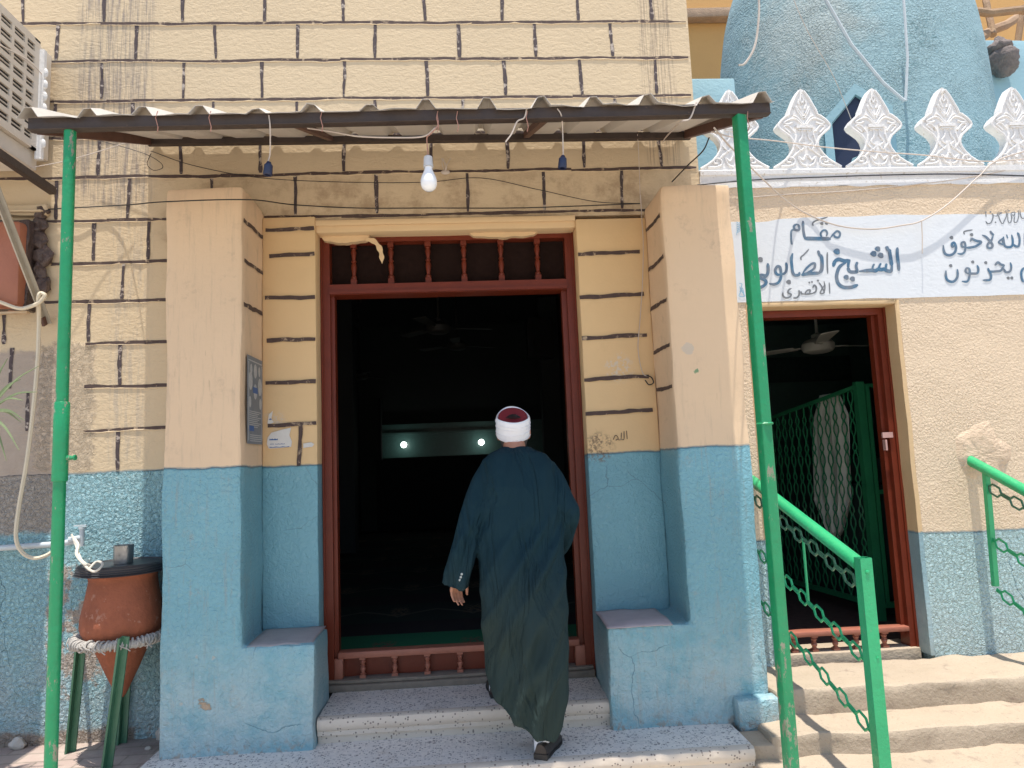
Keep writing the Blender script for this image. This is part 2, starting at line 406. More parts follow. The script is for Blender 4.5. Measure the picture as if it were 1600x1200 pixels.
def paving():
    k = M('brick_paving')
    n = k.node('ShaderNodeTexBrick'); k.put(n.inputs['Vector'], k.vec((1, 1, 1))); n.inputs['Scale'].default_value = 1
    for q, v in (('Brick Width', .24), ('Row Height', .12), ('Mortar Size', .006)): n.inputs[q].default_value = v
    k.put(n.inputs['Color1'], (.42, .32, .27)); k.put(n.inputs['Color2'], (.36, .27, .23)); k.put(n.inputs['Mortar'], (.26, .21, .17))
    c = k.mix(k.ramp(k.noise(5, 6, .7), .4, .7, 0., .7), n.outputs[0], (.46, .39, .33))
    k.bump(k.math('ADD', k.noise(30, 5), k.math('MULTIPLY', n.outputs[1], -.6)), .006); return k.end(c, .9)
PAVE = paving()
CLAY = plain('fired_clay', (.29, .085, .038), .78, var=.45, scale=9, bump=.006, bscale=38, wear=.60, wearcol=(.37, .17, .11))
BLACKP = plain('black_plastic', (.03, .03, .034), .45)
METAL = plain('brushed_steel', (.45, .44, .43), .32, .9)
ROPE = plain('dusty_white_cord', (.42, .39, .35), .9, var=.35, scale=40, bump=.004)
HOSE = plain('cream_plastic_hose', (.62, .54, .40), .5, var=.1)
PVC = plain('grey_white_pipe', (.50, .54, .55), .5)
ACW = plain('yellowed_enamel', (.62, .55, .46), .45, var=.1)
ACD = plain('dark_vent', (.03, .025, .022), .8)
BRKT = plain('galvanised_angle', (.40, .36, .29), .5, .2)
WOODB = plain('terracotta_panel', (.36, .13, .07), .42, var=.22, scale=5)
FOIL = plain('crumpled_brown_bag', (.09, .06, .05), .4, var=.7, scale=30, bump=.02, bscale=30)
CABLE = plain('black_cable', (.02, .017, .016), .6)
CABLEW = plain('pale_cable', (.55, .47, .40), .6)
CABLEP = plain('twisted_pink_cable', (.42, .22, .17), .7)
SOCKB = plain('navy_socket_plastic', (.014, .022, .06), .45)
SOCKW = plain('grey_white_socket', (.55, .55, .55), .5)
def bulb_mat():
    k = M('opal_bulb'); k.put(k.b.inputs['Subsurface Weight'], .3); k.b.inputs['Subsurface Radius'].default_value = (.02, .02, .02)
    return k.end((.86, .86, .86), .25)
BULB = bulb_mat()
SIGNW = wall_mat('whitewashed_sign_band', None, (.68, .70, .71), cb=.002)
def letter_mat():
    k = M('blue_brush_paint'); f = k.noise(9, 3)
    c = k.mix(k.ramp(f, .35, .65), (.055, .14, .23), (.17, .19, .22)); c = k.mix(k.ramp(k.noise(60, 4), .5, .75, 0., .5), c, (.14, .27, .36))
    return k.end(c, .5)
LETT = letter_mat()
LETG = plain('grey_brush_paint', (.17, .18, .19), .6, var=.35, scale=30)
ORN = plain('pale_blue_brush_paint', (.25, .45, .58), .6)
SKIN = plain('skin', (.40, .185, .115), .5, var=.15, bump=.0008, bscale=120)
HAIR = plain('grey_hair', (.06, .05, .045), .8, var=.4, scale=80, bump=.003, bscale=150)
def robe_mat():
    k = M('teal_wool')
    c = k.mix(k.noise(7, 4), (.0075, .026, .037), (.011, .034, .045)); o = k.xyz()
    c = k.mix(k.math('MULTIPLY', k.ramp(o[2], .55, 1.15, 1., 0.), k.ramp(k.noise(2.5, 3, .5), .3, .7, .45, .75)), c, (.036, .050, .040))
    cr = k.noise(3.2, 3, .55, v=k.vec((3.4, 1.2, .75), rot=(0, R(-24), 0)), dist=.8)
    rid = k.math('SUBTRACT', 1., k.math('MULTIPLY', k.math('ABSOLUTE', k.math('SUBTRACT', cr, .5)), 5.))
    k.bump(k.math('ADD', k.math('ADD', k.math('MULTIPLY', k.math('MAXIMUM', rid, 0.), .42), cr), k.math('MULTIPLY', k.noise(400, 2), .02)), .026)
    k.b.inputs['Sheen Weight'].default_value = .0; k.b.inputs['Sheen Roughness'].default_value = .5
    return k.end(c, .8, 0., .12)
ROBE = robe_mat()
TURB = plain('white_turban_cloth', (.80, .79, .80), .85, var=.04, bump=.004, bscale=45)
FEZ = plain('crimson_felt', (.20, .012, .02), .8, var=.2)
SHOE = plain('dark_brown_leather', (.028, .02, .017), .5, var=.3)
SOCK = plain('white_sock', (.78, .78, .8), .85)
CARD = plain('dusty_pink_card', (.48, .40, .40), .8, var=.15, bump=.002)
PAPER = plain('white_paper', (.66, .63, .58), .8, var=.1)
def poster_mat():
    k = M('weathered_poster'); f = k.noise(14, 5, .7); c = k.mix(f, (.10, .12, .14), (.24, .26, .28)); return k.end(c, .6)
POST = poster_mat()
PBLUE = plain('poster_blue', (.05, .12, .3), .6); PWHT = plain('poster_pale', (.44, .44, .43), .7, var=.3, scale=60)
CLOTH = plain('off_white_cloth', (.80, .77, .68), .9, var=.1, bump=.003)
LEAF = plain('dry_spiky_leaf', (.16, .20, .09), .6, var=.4)
FANM = plain('darkened_cream_enamel', (.035, .032, .026), .6)  # hall fans: cream enamel darkened, dimness of the hall put into the colour
FANS = plain('cream_enamel', (.42, .41, .36), .5)
def lamp_mat():
    k = M('lit_lamp_globe'); k.put(k.b.inputs['Emission Color'], (.85, 1., .92)); k.b.inputs['Emission Strength'].default_value = 6
    return k.end((.8, .8, .8), .4)
LAMP = lamp_mat()
def carpet():
    k = M('green_prayer_carpet'); o = k.xyz()
    fy = k.math('FRACT', k.math('DIVIDE', k.math('SUBTRACT', o[1], .26), 1.15)); fx = k.math('FRACT', k.math('DIVIDE', k.math('ADD', o[0], .98), .62))
    ar = k.math('ADD', .16, k.math('MULTIPLY', k.math('POWER', k.math('ABSOLUTE', k.math('SUBTRACT', fx, .5)), .7), .35))
    ln = k.ramp(k.math('ABSOLUTE', k.math('SUBTRACT', fy, ar)), .012, .03, 1., 0.)
    mot = k.math('MULTIPLY', k.ramp(k.math('ABSOLUTE', k.math('SUBTRACT', fx, .5)), .08, .16, 1., 0.), k.math('MULTIPLY', k.ramp(k.math('ABSOLUTE', k.math('SUBTRACT', fy, .34)), .1, .16, 1., 0.), k.ramp(k.noise(38, 3), .48, .52)))
    near = k.ramp(o[1], 1.0, 1.03); c = k.mix(near, (.016, .16, .07), k.mix(k.ramp(fy, .60, .62), (.016, .026, .018), (.020, .013, .012))); c = k.mix(k.math('MULTIPLY', ln, near), c, (.10, .09, .065)); c = k.mix(mot, c, (.14, .10, .06))  # rows past the door strip darkened: daylight fall-off put into the colour
    return k.end(c, .95)
CARP = carpet()

# ================================================================== GROUND
b = MB(); b.box(-60, 60, -60, 40, -.4, -.10)
tag(b.build('ground', GRND), kind='structure')
b = MB(); b.box(-9, -1.70, -1.1, .02, -.25, 0)
tag(b.build('pavement', PAVE, rough=(.015, .3, .006, 2)), kind='structure')

# ================================================================== MOSQUE BUILDING
mosque = empty('mosque_building', (0, 0, 0))
tag(mosque, 'cream and blue block building with black joint lines and two pilasters round its doorway', 'building')
DX0, DX1, DZ1 = -.945, .705, 2.985
w_ = MB()
w_.box(-7, -1.30, 0, .38, -.3, 7.5); w_.box(1.16, 1.545, 0, .38, -.3, 7.5); w_.box(-1.30, 1.16, 0, .38, DZ1 + .08, 7.5)
# hand-painted joints, row by row as measured on the wall
jy = [0]
def joint(mb, a, c, wd, steps=.035, y=-.0025):
    a = Vector(a); c = Vector(c); n = max(2, int((c - a).length / steps)); pts = []; ws = []
    s1 = random.uniform(0, 99)
    dv = (c - a).normalized().cross(Vector((0, 1, 0)))
    for i in range(n + 1):
        p = a.lerp(c, i / n); q = s1 + i * steps
        pts.append(p + dv * (mnoise.noise(Vector((q * 2.2, 1, s1))) * .010 + mnoise.noise(Vector((q * 9, 4, s1))) * .004))
        ws.append(wd * (1 + .5 * mnoise.noise(Vector((q * 4, 9, s1))) + .45 * mnoise.noise(Vector((q * 21, 9, s1)))))
    ws[-1] *= .7
    jy[0] += 1
    if abs(a.z - c.z) < .02:
        cm = mb.cur; mb.cur = 0; mb.tube([p + Vector((0, .0015, -.5 * w_i - .002)) for p, w_i in zip(pts, ws)], [.0035 + .0035 * max(0, mnoise.noise(Vector((i * .7, s1, 3)))) for i in range(len(pts))], 5); mb.cur = cm
    mb.ribbon([p + Vector((0, -.0004 * (jy[0] % 3), 0)) for p in pts], ws)
rows = [4.407, 4.149, 3.881, 3.635, 3.377, 3.095, 2.828, 2.581, 2.321, 2.049, 1.789]
w_.cur = 1
for i, z in enumerate([4.66, 4.92, 5.18] + rows):
    hi = 1.53 if z > 3.05 else -1.70
    lo = -3.6 if z > 2.5 else -2.34
    x = lo
    while x < hi - .05:
        e = min(hi, x + random.uniform(.9, 1.6)); joint(w_, (x, -.0025, z + random.uniform(-.004, .004)), (e, -.0025, z), .019); x = e - .004
w_.cur = 2
vr = [(4.407, 4.66, (37, 163, 287, 412, 536, 663, 785, 903, 1018), 20), (4.149, 4.407, (90, 213, 337, 464, 586, 717, 837, 957), 66), (3.881, 4.149, (160, 286, 409, 536, 667, 788, 907, 1024), 125),
      (3.635, 3.881, (87, 207, 333, 464, 586, 722, 840, 962), 158), (3.377, 3.635, (153, 283, 407, 537, 673, 793, 912, 1033), 250), (3.095, 3.377, (88, 200, 330, 463, 588, 731, 850, 972), 310),
      (2.828, 3.095, (147, 232), 378), (2.581, 2.828, (193,), 440), (2.321, 2.581, (140, 8), 503), (2.049, 2.321, (188, 17), 570), (1.789, 2.049, (43,), 640), (1.536, 1.789, (183,), 705)]
for z0, z1, xs, py in vr:
    for px in xs:
        x = at(px, py, 0).x; joint(w_, (x + random.uniform(-.008, .008), -.003, z1 - .012), (x, -.003, z0 + .012), .021, .02)
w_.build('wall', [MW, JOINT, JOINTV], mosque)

def jl(mb, p0, p1, wd, nrm, steps=.03):
    p0 = Vector(p0); p1 = Vector(p1); n = max(3, int((p1 - p0).length / steps)); pts = []; ws = []; s1 = random.uniform(0, 99); nv = Vector(nrm)
    dv = (p1 - p0).normalized().cross(nv)
    for i in range(n + 1):
        pts.append(p0.lerp(p1, i / n) + dv * mnoise.noise(Vector((i * .35, s1, 2))) * .006); ws.append(wd * (1 + .35 * mnoise.noise(Vector((i * .5, s1, 7)))))
    mb.ribbon(pts, ws, nrm=nrm)
# pilasters
def pilaster(x0, x1, z0, z1, inner, zz, bx0, bx1, bz):
    p = MB(); sx = -1 if inner > 0 else 1
    # front outline: tall shaft with the low bench at its foot
    if sx > 0: out = [(x0, z0), (bx1, z0), (bx1, bz), (x1, bz), (x1, z1), (x0, z1)]
    else: out = [(bx0, z0), (x1, z0), (x1, z1), (x0, z1), (x0, bz), (bx0, bz)]
    p.prism([(x, -.42, z) for x, z in out], (0, .388, 0)); p.box(x0 + .002, x1 - .002, -.032, 0, max(z0, bz), z1 - .002)
    p.cur = 1
    for z in zz:
        jl(p, (inner + sx * .004, -.40, z + random.uniform(-.02, -.005)), (inner + sx * .004, -.05, z + random.uniform(-.012, .012)), .024, (sx, 0, 0))
    return p.build('pilaster', [PILM, JOINT], mosque, rough=(.020, .07, .011, 2.6))
pilaster(-1.69, -1.268, -.05, 3.125, -1.268, (2.95, 2.72, 2.46), 0, -.887, .575)
pilaster(1.157, 1.578, 0, 3.09, 1.157, (2.93, 2.68, 2.42, 2.145, 1.905), .700, 0, .575)
b = MB(); b.box(1.37, 1.60, -.50, -.40, .0, .185); b.build('plinth_block', PILM, mosque, rough=(.02, .05, .008, 4))
# jambs and lintel, a little proud of the block wall
def jamb(x0, x1, z1, lines):
    p = MB(); p.box(x0, x1, -.03, .36, 0, z1); p.cur = 1
    for ln in lines: jl(p, *ln)
    p.build('jamb', [JAMB, JOINT], mosque, rough=(.010, .12, .003, 3))
LJ = [((at(415 + random.uniform(-3, 5), 402, -.045).x, -.0375, z), (at(491, 402, -.045).x, -.0375, z + random.uniform(-.004, .012)), .024, (0, -1, 0)) for z in (3.0, 2.834, 2.567, 2.304, 2.04, 1.776)]
LJ.append(((at(469, 668, -.045).x, -.0385, 1.775), (at(467, 727, -.045).x, -.0385, 1.53), .024, (0, -1, 0)))
jamb(-1.275, DX0, 3.085, LJ)
RJ = [((at(xa, y, -.045).x, -.0375, at(960, y, -.045).z - .004), (at(xb, y, -.045).x, -.0375, at(960, y, -.045).z + .008), .024, (0, -1, 0)) for y, xa, xb in ((395, 903, 1000), (462, 906, 1007), (526, 909, 1012), (591, 913, 1015), (644, 915, 1021))]
jamb(DX1, 1.162, 3.035, RJ)
b = MB(); b.box(DX0, DX1, -.012, .36, DZ1, 3.06); b.box(DX0, DX1, -.03, -.012, 3.025, 3.062)
b.build('lintel', LINT, mosque, rough=(.006, .1, .003, 3))
for x0, x1, dz in ((-.93, -.62, .045), (.02, .47, .03)):
    b = MB(); pts = []; n = 18
    for i in range(n + 1):
        t = i / n; pts.append((x0 + (x1 - x0) * t, .06, DZ1 - dz * (math.sin(math.pi * t) ** .35) * (1 + .35 * mnoise.noise(Vector((t * 7, x0, 3))))))
    b.prism([(x0, .06, DZ1 + .01)] + pts + [(x1, .06, DZ1 + .01)], (0, .05, 0))
    b.build('plaster_drip', LINT, mosque)
# oxblood joinery of the doorway
fr = MB(); FY = .10
zt1, zt0 = 2.955, at(700, 441, FY).z
zr = at(700, 457, FY).z
fr.box(DX0, -.885, FY, .24, .17, DZ1); fr.box(.645, DX1, FY, .24, .17, DZ1)
fr.box(-.885, .645, FY, .24, zt1, DZ1)
fr.box(-.885, .645, FY - .012, .22, zr, zt0); fr.box(-.885, .645, FY - .026, FY - .012, zr + .004, zr + .022)
fr.box(-.885, -.862, FY + .03, .20, .26, zr); fr.box(.612, .645, FY + .03, .20, .26, zr)
fr.box(-.972 + .03, -.93, FY - .012, FY, .2, DZ1); fr.box(.69, .703, FY - .012, FY, .2, DZ1)
door = fr.build('door_frame', BROWNP, mosque)
b = MB(); b.box(-.885, .645, FY + .075, FY + .09, zt0, zt1); b.build('transom_panel', DKPANEL, door)
def baluster(mb, x, y, z0, z1, r):
    H = z1 - z0
    mb.box(x - r, x + r, y - r, y + r, z0, z0 + H * .14); mb.box(x - r, x + r, y - r, y + r, z1 - H * .12, z1)
    pr = [(.75, .14), (.95, .17), (.95, .2), (.6, .23), (.62, .26), (.95, .42), (.8, .5), (.55, .53), (.85, .55), (.85, .58), (.55, .6), (.62, .64), (.98, .78), (.7, .84), (.9, .86), (.7, .88)]
    mb.lathe([(r * a, z0 + H * h) for a, h in pr], (x, y, 0), 12)
for px in (553, 611, 669, 725, 783, 840):
    q = MB(); baluster(q, at(px, 412, FY + .03).x, FY + .03, zt0, zt1, .019); q.build('baluster', BROWNP, door, smooth=True)
zb1 = at(700, 1010, FY).z; zb0 = at(700, 1020, FY).z; zth = at(700, 1052, FY).z
b = MB(); b.box(-.862, .612, FY - .01, .17, zb0, zb1); b.box(-.885, -.835, FY - .004, .16, zth, zb0); b.box(.585, .645, FY - .004, .16, zth, zb0)
b.build('bottom_rail', BROWNL, door, rough=(.004, .2, .002, 5))
b = MB(); b.box(-.885, .645, FY + .06, FY + .08, zth - .02, zb0); b.build('kick_panel', BROWNP, door)
for px in (567, 617, 668, 719, 771, 822, 871):
    q = MB(); baluster(q, at(px, 1035, FY + .02).x, FY + .02, zth, zb0, .018); q.build('baluster', BROWNL, door, smooth=True)
b = MB(); b.box(-.93, .695, FY - .045, .18, .172, zth - .022); b.box(-.93, .69, FY - .03, .18, zth - .020, zth)
b.build('threshold', WOODG, door, rough=(.006, .07, .004, 7))
# prayer hall behind the door
RX0, RX1, RYB, FZ, CZ = -2.25, 1.52, 9.6, .27, 4.3
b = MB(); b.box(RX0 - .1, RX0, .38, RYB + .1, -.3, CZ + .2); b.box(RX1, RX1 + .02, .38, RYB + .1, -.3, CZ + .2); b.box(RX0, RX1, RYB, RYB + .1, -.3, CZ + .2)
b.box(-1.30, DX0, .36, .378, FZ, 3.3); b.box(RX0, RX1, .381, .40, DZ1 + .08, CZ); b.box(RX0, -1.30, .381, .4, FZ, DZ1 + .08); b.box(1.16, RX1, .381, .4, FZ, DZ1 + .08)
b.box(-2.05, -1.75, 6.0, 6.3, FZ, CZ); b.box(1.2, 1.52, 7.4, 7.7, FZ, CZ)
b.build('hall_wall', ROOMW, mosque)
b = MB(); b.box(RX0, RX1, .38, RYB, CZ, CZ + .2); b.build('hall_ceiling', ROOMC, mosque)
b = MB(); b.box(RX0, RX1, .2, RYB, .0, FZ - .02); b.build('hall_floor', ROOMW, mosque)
b = MB(); x0 = at(597, 690, 9.4).x
b.box(x0, 1.5, 9.45, 9.6, at(700, 712, 9.4).z, at(700, 660, 9.4).z); b.box(x0, 1.5, 9.40, 9.45, at(700, 675, 9.4).z - .02, at(700, 675, 9.4).z + .02)
b.build('tiled_recess', HALLGREEN, mosque)
b = MB(); zc = at(700, 714, 9.3).z
b.box(x0 - .1, 1.5, 9.2, 9.6, FZ, zc - .05); b.box(x0 - .12, 1.51, 9.12, 9.6, zc - .05, zc); b.box(x0 - .04, x0, 9.3, 9.6, zc, zc + 1.2)
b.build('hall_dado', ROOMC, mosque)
# prayer carpet: green strip at the door, darkened rows beyond
b = MB(); b.box(RX0 + .01, RX1 - .01, .22, RYB - .5, FZ - .02, FZ)
tag(b.build('prayer_carpet', CARP), 'green prayer carpet with rows of arched niches covering the dark hall floor', 'carpet')
for px, py in ((631, 695), (752, 691)):
    p = at(px, py, 9.25); q = MB(); r = .058
    root = empty('globe_lamp', p)
    q.ball(p, r, 16, 12); q.build('globe', LAMP, root, smooth=True)
    q = MB(); q.tube([p + Vector((0, .05, .0)), p + Vector((0, .12, .0)), p + Vector((0, .14, -.02))], .018, 8); q.lathe([(.03, -.02), (.04, 0), (.03, .02)], p + Vector((0, .14, -.01)), 12); q.build('lamp_holder', CABLE, root)
    tag(root, 'lit round wall lamp deep in the hall, ' + ('the one nearer the left door jamb' if px < 700 else "the one beside the man's turban"), 'lamp', 'lamps lit inside the hall')

def fan(px, py, Y, top, L, ang, label, group, rodr=.012, mt=None):
    mt = mt or FANM
    p = at(px, py, Y); root = empty('ceiling_fan', p)
    q = MB(); q.tube([p + Vector((0, 0, .07)), Vector((p.x, p.y, top))], rodr, 8); q.lathe([(.012, .12), (.05, .10), (.045, .07)], p, 14); q.lathe([(.05, top - p.z - .06), (.06, top - p.z)], p, 14); q.build('down_rod', mt, root, smooth=True)
    q = MB(); q.lathe([(.0, -.06), (.08, -.06), (.12, -.045), (.135, -.02), (.135, .02), (.11, .05), (.06, .07), (0, .07)], p, 24); q.build('motor', mt, root, smooth=True)
    for k in range(3):
        a = ang + k * 2 * math.pi / 3; d = Vector((math.cos(a), math.sin(a), 0)); s_ = Vector((-d.y, d.x, .12)).normalized()
        q = MB(); q.bar(p + d * .10, p + d * .24, .035, .008)
        q.prism([p + d * .2 - s_ * .05, p + d * L - s_ * .07, p + d * (L + .015), p + d * L + s_ * .07, p + d * .2 + s_ * .05], (0, 0, .006)); q.build('blade', mt, root)
    tag(root, label, 'fan', group)
G = 'ceiling fans in the hall'
fan(685, 513, 3.2, CZ, .6, .25, 'dim ceiling fan in the hall, the nearest and largest of three behind the doorway', G)
fan(714, 540, 5.2, CZ, .6, .5, "dim ceiling fan in the hall hanging just right of the nearest one", G)
fan(562, 588, 7.2, CZ, .55, .9, 'dim ceiling fan on a long rod near the left jamb inside the hall', G)
b = MB(); p = at(845, 530, 7.3)
b.box(p.x - .24, p.x + .2, 7.12, 7.37, p.z - .34, p.z + .34); root = empty('loudspeaker', p)
b.build('cabinet', CABLE, root); b = MB(); b.lathe([(.15, 0), (.14, .01), (.05, -.01), (0, 0)], p + Vector((-.02, -.185, -.1)), 20, Matrix.Rotation(R(90), 3, 'X')); b.build('speaker_cone', ACD, root)
tag(root, 'black box loudspeaker high on the pale hall pillar at right', 'loudspeaker')

# ================================================================== SHRINE
shrine = empty('shrine_building', (3, 0, 0))
tag(shrine, 'low shrine with turquoise dome, white crenellated parapet, lettered sign band and open red-framed doorway', 'building')
SX0, SX1, SZ1 = 1.79, 2.815, at(1390, 468, 0).z
PZ0 = at(1300, 291, 0).z; PZ1 = at(1300, 264, 0).z
b = MB(); b.box(1.547, SX0, 0, .3, -.3, PZ0); b.box(SX1, 6.5, 0, .3, -.3, PZ0); b.box(SX0, SX1, 0, .3, SZ1, PZ0)
b.build('wall', SHRW, shrine)
b = MB()
for x0, x1, z0, z1 in ((SX0, SX0 + .025, .2, SZ1), (SX1 - .03, SX1, .2, SZ1)): b.box(x0, x1, -.004, .28, z0, z1)
b.box(SX0 + .025, SX1 - .03, -.004, .28, SZ1 - .028, SZ1)
rv = b.build('door_reveal', wall_mat('reveal_render', at(1440, 833, 0).z, (.60, .42, .23), (.24, .37, .41), cb=.002, bb=.006, ripple=False), shrine, rough=(.004, .12, .004, 4))
# cornice and parapet
b = MB(); b.box(1.547, 6.5, -.006, .3, PZ0 + .002, PZ1 - .040)
prof = [(-.006, PZ1 - .040), (-.014, PZ1 - .034), (-.016, PZ1 - .006), (-.012, PZ1), (.3, PZ1), (.3, PZ1 - .040)]
b.prism([(1.55, y, z) for y, z in prof], (4.95, 0, 0))
n = 90; pts = []
for i in range(n + 1):
    x = 1.56 + 4.9 * i / n; pts.append((x, -.009, PZ0 + .002 - .016 * max(0, mnoise.noise(Vector((x * 7, 3, 1))) + .3)))
b.prism([(1.56, -.009, PZ0 + .03)] + pts + [(6.46, -.009, PZ0 + .03)], (0, .008, 0))
b.build('cornice', WHITEP, shrine)
def merlon_mesh(cx, cz):
    U_ = .000735
    half = [(0, 0), (22, 12), (62, 70), (100, 150), (128, 205), (140, 250), (168, 262), (215, 300), (248, 340), (255, 362), (238, 392), (196, 424), (150, 462), (124, 505), (116, 545), (128, 590), (160, 640), (205, 690), (262, 730), (330, 768), (338, 782)]
    pts = [(-x, y) for x, y in half] + [(x, y) for x, y in half[::-1][:-1]]
    P = lambda x, y, Y: (cx + x * U_, Y + .038, cz + (782 - y) * U_)
    q = MB(); q.prism([P(x, y, -.025) for x, y in pts], (0, .06, 0))
    # raised rim
    rim = [(x * .90, 22 + y * .955) for x, y in pts[1:-1]]
    q.tube([P(x * .95, 14 + y * .965, -.026) for x, y in half[1:-1]], .0095, 6); q.tube([P(-x * .95, 14 + y * .965, -.026) for x, y in half[1:-1]], .0095, 6)
    def tb(pp, r=.0075):
        for s in (-1, 1):
            q.tube([P(s * x, y, -.027) for x, y in [(v.x, v.y) for v in spline([(a, c, 0) for a, c in pp], 4)]], r, 6)
    tb([(0, 60), (-14, 110), (0, 150)], .006); tb([(18, 200), (36, 150), (26, 110)]); tb([(10, 290), (50, 225), (66, 175), (46, 200), (8, 270)], .006)
    tb([(8, 345), (60, 280), (95, 262)], .006); tb([(20, 350), (90, 290), (190, 330), (150, 345), (110, 330)], .007)
    q.bar(P(-78, 372, -.03), P(78, 372, -.03), .02, .022); q.bar(P(-60, 398, -.028), P(60, 398, -.028), .014, .012)
    tb([(100, 420), (150, 360), (190, 372), (140, 430)], .007); tb([(26, 400), (30, 470), (60, 520), (20, 560), (50, 600)], .007); tb([(80, 450), (96, 540), (60, 590), (110, 640), (170, 690)], .007)
    tb([(10, 640), (40, 690), (80, 660), (60, 720), (14, 745)], .008); tb([(250, 745), (170, 740), (120, 720), (130, 670), (180, 665), (190, 705), (155, 710)], .0085)
    return q
mz = PZ1; mo = None
for i in range(9):
    cx = 1.795 + .4975 * i
    if i == 0: mo = merlon_mesh(cx, mz).build('merlon', WHITEP, shrine, smooth=True, angle=45)
    else:
        c = mo.copy(); COL.objects.link(c); c.parent = shrine; c.location = (mo.location.x + cx - 1.795, mo.location.y, mo.location.z)
# sign band with brush lettering
sb = MB(); zs0, zs1 = at(1400, 466, 0).z, at(1400, 337, 0).z
n = 60; top = []; bot = []
for i in range(n + 1):
    x = 1.60 + 4.6 * i / n
    top.append((x, 0, zs1 + .012 * mnoise.noise(Vector((x * 3, 8, 0))) - .035 * sstep(2.25, 1.9, x) * (.6 + .8 * mnoise.noise(Vector((x * 9, 2, 0))))))
    bot.append((x, 0, zs0 + .006 * mnoise.noise(Vector((x * 4, 2, 6)))))
sb.prism([Vector(p) + Vector((0, -.006, 0)) for p in top + bot[::-1]], (0, .005, 0))
sign = sb.build('sign_band', SIGNW, shrine)
dep = [0]
def strokes(mb, ox, oy, s, data):
    for wpx, pts in data:
        dep[0] += 1
        pp = [at(ox + x / s, oy + y / s, -.0068 - .00012 * (dep[0] % 24)) for x, y in pts]
        W = wpx / s * 4.75 / FPX * 1.1
        if len(pp) == 1:     # a reed-pen dot
            c = pp[0]; r = W * .62
            mb.add([c + Vector((r * math.cos(a + .5) * (1 + .15 * math.sin(3 * a)), 0, r * .95 * math.sin(a + .5))) for a in [i * 2 * math.pi / 14 for i in range(14)]], [tuple(range(14))]); continue
        sp = spline(pp, 7); n = len(sp); ws = []
        for i in range(n):
            t = i / (n - 1); d = (sp[min(n - 1, i + 1)] - sp[max(0, i - 1)]).normalized()
            e = min(1, .45 + min(t, 1 - t) * 5)
            ws.append(W * e * (.86 + .18 * abs(d.x * .7 - d.z * .7)))
        mb.ribbon(sp, ws, drift=.0000035)
C1 = (1150, 330, 8.0); C2 = (1290, 370, 10.907); C3 = (1460, 320, 8.571)
lt = MB()
strokes(lt, *C1, [(32, [(838, 120), (838, 200), (848, 280), (862, 342)]), (44, [(850, 340), (960, 342), (1080, 345), (1185, 343)]),
    (24, [(1075, 330), (1058, 285), (1082, 245), (1120, 240), (1140, 275), (1128, 315)]), (26, [(1180, 330), (1225, 280), (1265, 250), (1300, 275), (1285, 325), (1240, 322), (1222, 290)]),
    (28, [(765, 160), (725, 185), (735, 230), (785, 235), (790, 195), (768, 160)]), (24, [(735, 225), (695, 245), (688, 310), (692, 380), (702, 420)]),
    (32, [(1025, 490), (1045, 545), (1080, 585)]), (42, [(1065, 540), (1076, 640), (1070, 730), (1040, 775)]), (38, [(1050, 772), (960, 778), (880, 785), (815, 797)]),
    (28, [(835, 772), (880, 715), (940, 662), (985, 655), (982, 705), (940, 745), (885, 768)]), (34, [(795, 760), (785, 795), (735, 800), (708, 760), (698, 680), (692, 600), (708, 525)]),
    (30, [(625, 640), (634, 700), (622, 760), (575, 795)]), (32, [(580, 792), (515, 790), (490, 740), (515, 692), (550, 702), (562, 760), (560, 830), (530, 890), (475, 915), (415, 905)]),
    (38, [(398, 650), (402, 740), (385, 800), (345, 835)]), (36, [(380, 800), (310, 800), (285, 828), (345, 850), (378, 885), (350, 930), (285, 958), (232, 950)])])
lt.build('blue_lettering', LETT, sign); lt = MB()
strokes(lt, *C2, [(52, [(1225, 180), (1222, 300), (1240, 450), (1250, 580)]), (56, [(1040, 160), (1058, 215), (1115, 255)]), (56, [(1085, 220), (1108, 360), (1130, 500)]),
    (58, [(1135, 490), (1115, 580), (1055, 582), (1000, 552), (950, 560), (900, 552), (850, 580), (790, 572), (700, 578), (570, 592)]), (38, [(1042, 455), (1030, 500), (1025, 560)]),
    (34, [(945, 450), (918, 500), (900, 555)]), (32, [(832, 460), (805, 510), (795, 560)]), (44, [(545, 428), (520, 500), (548, 595)]), (54, [(560, 592), (480, 602), (408, 588), (378, 520)]),
    (60, [(128, 512), (160, 420), (230, 385), (320, 412), (425, 402)]), (44, [(405, 405), (388, 460), (385, 525)]), (56, [(345, 440), (245, 505), (200, 600), (188, 700), (220, 800), (300, 858), (420, 862), (505, 838), (552, 815)])])
lt.build('blue_lettering', LETT, sign); lt = MB()
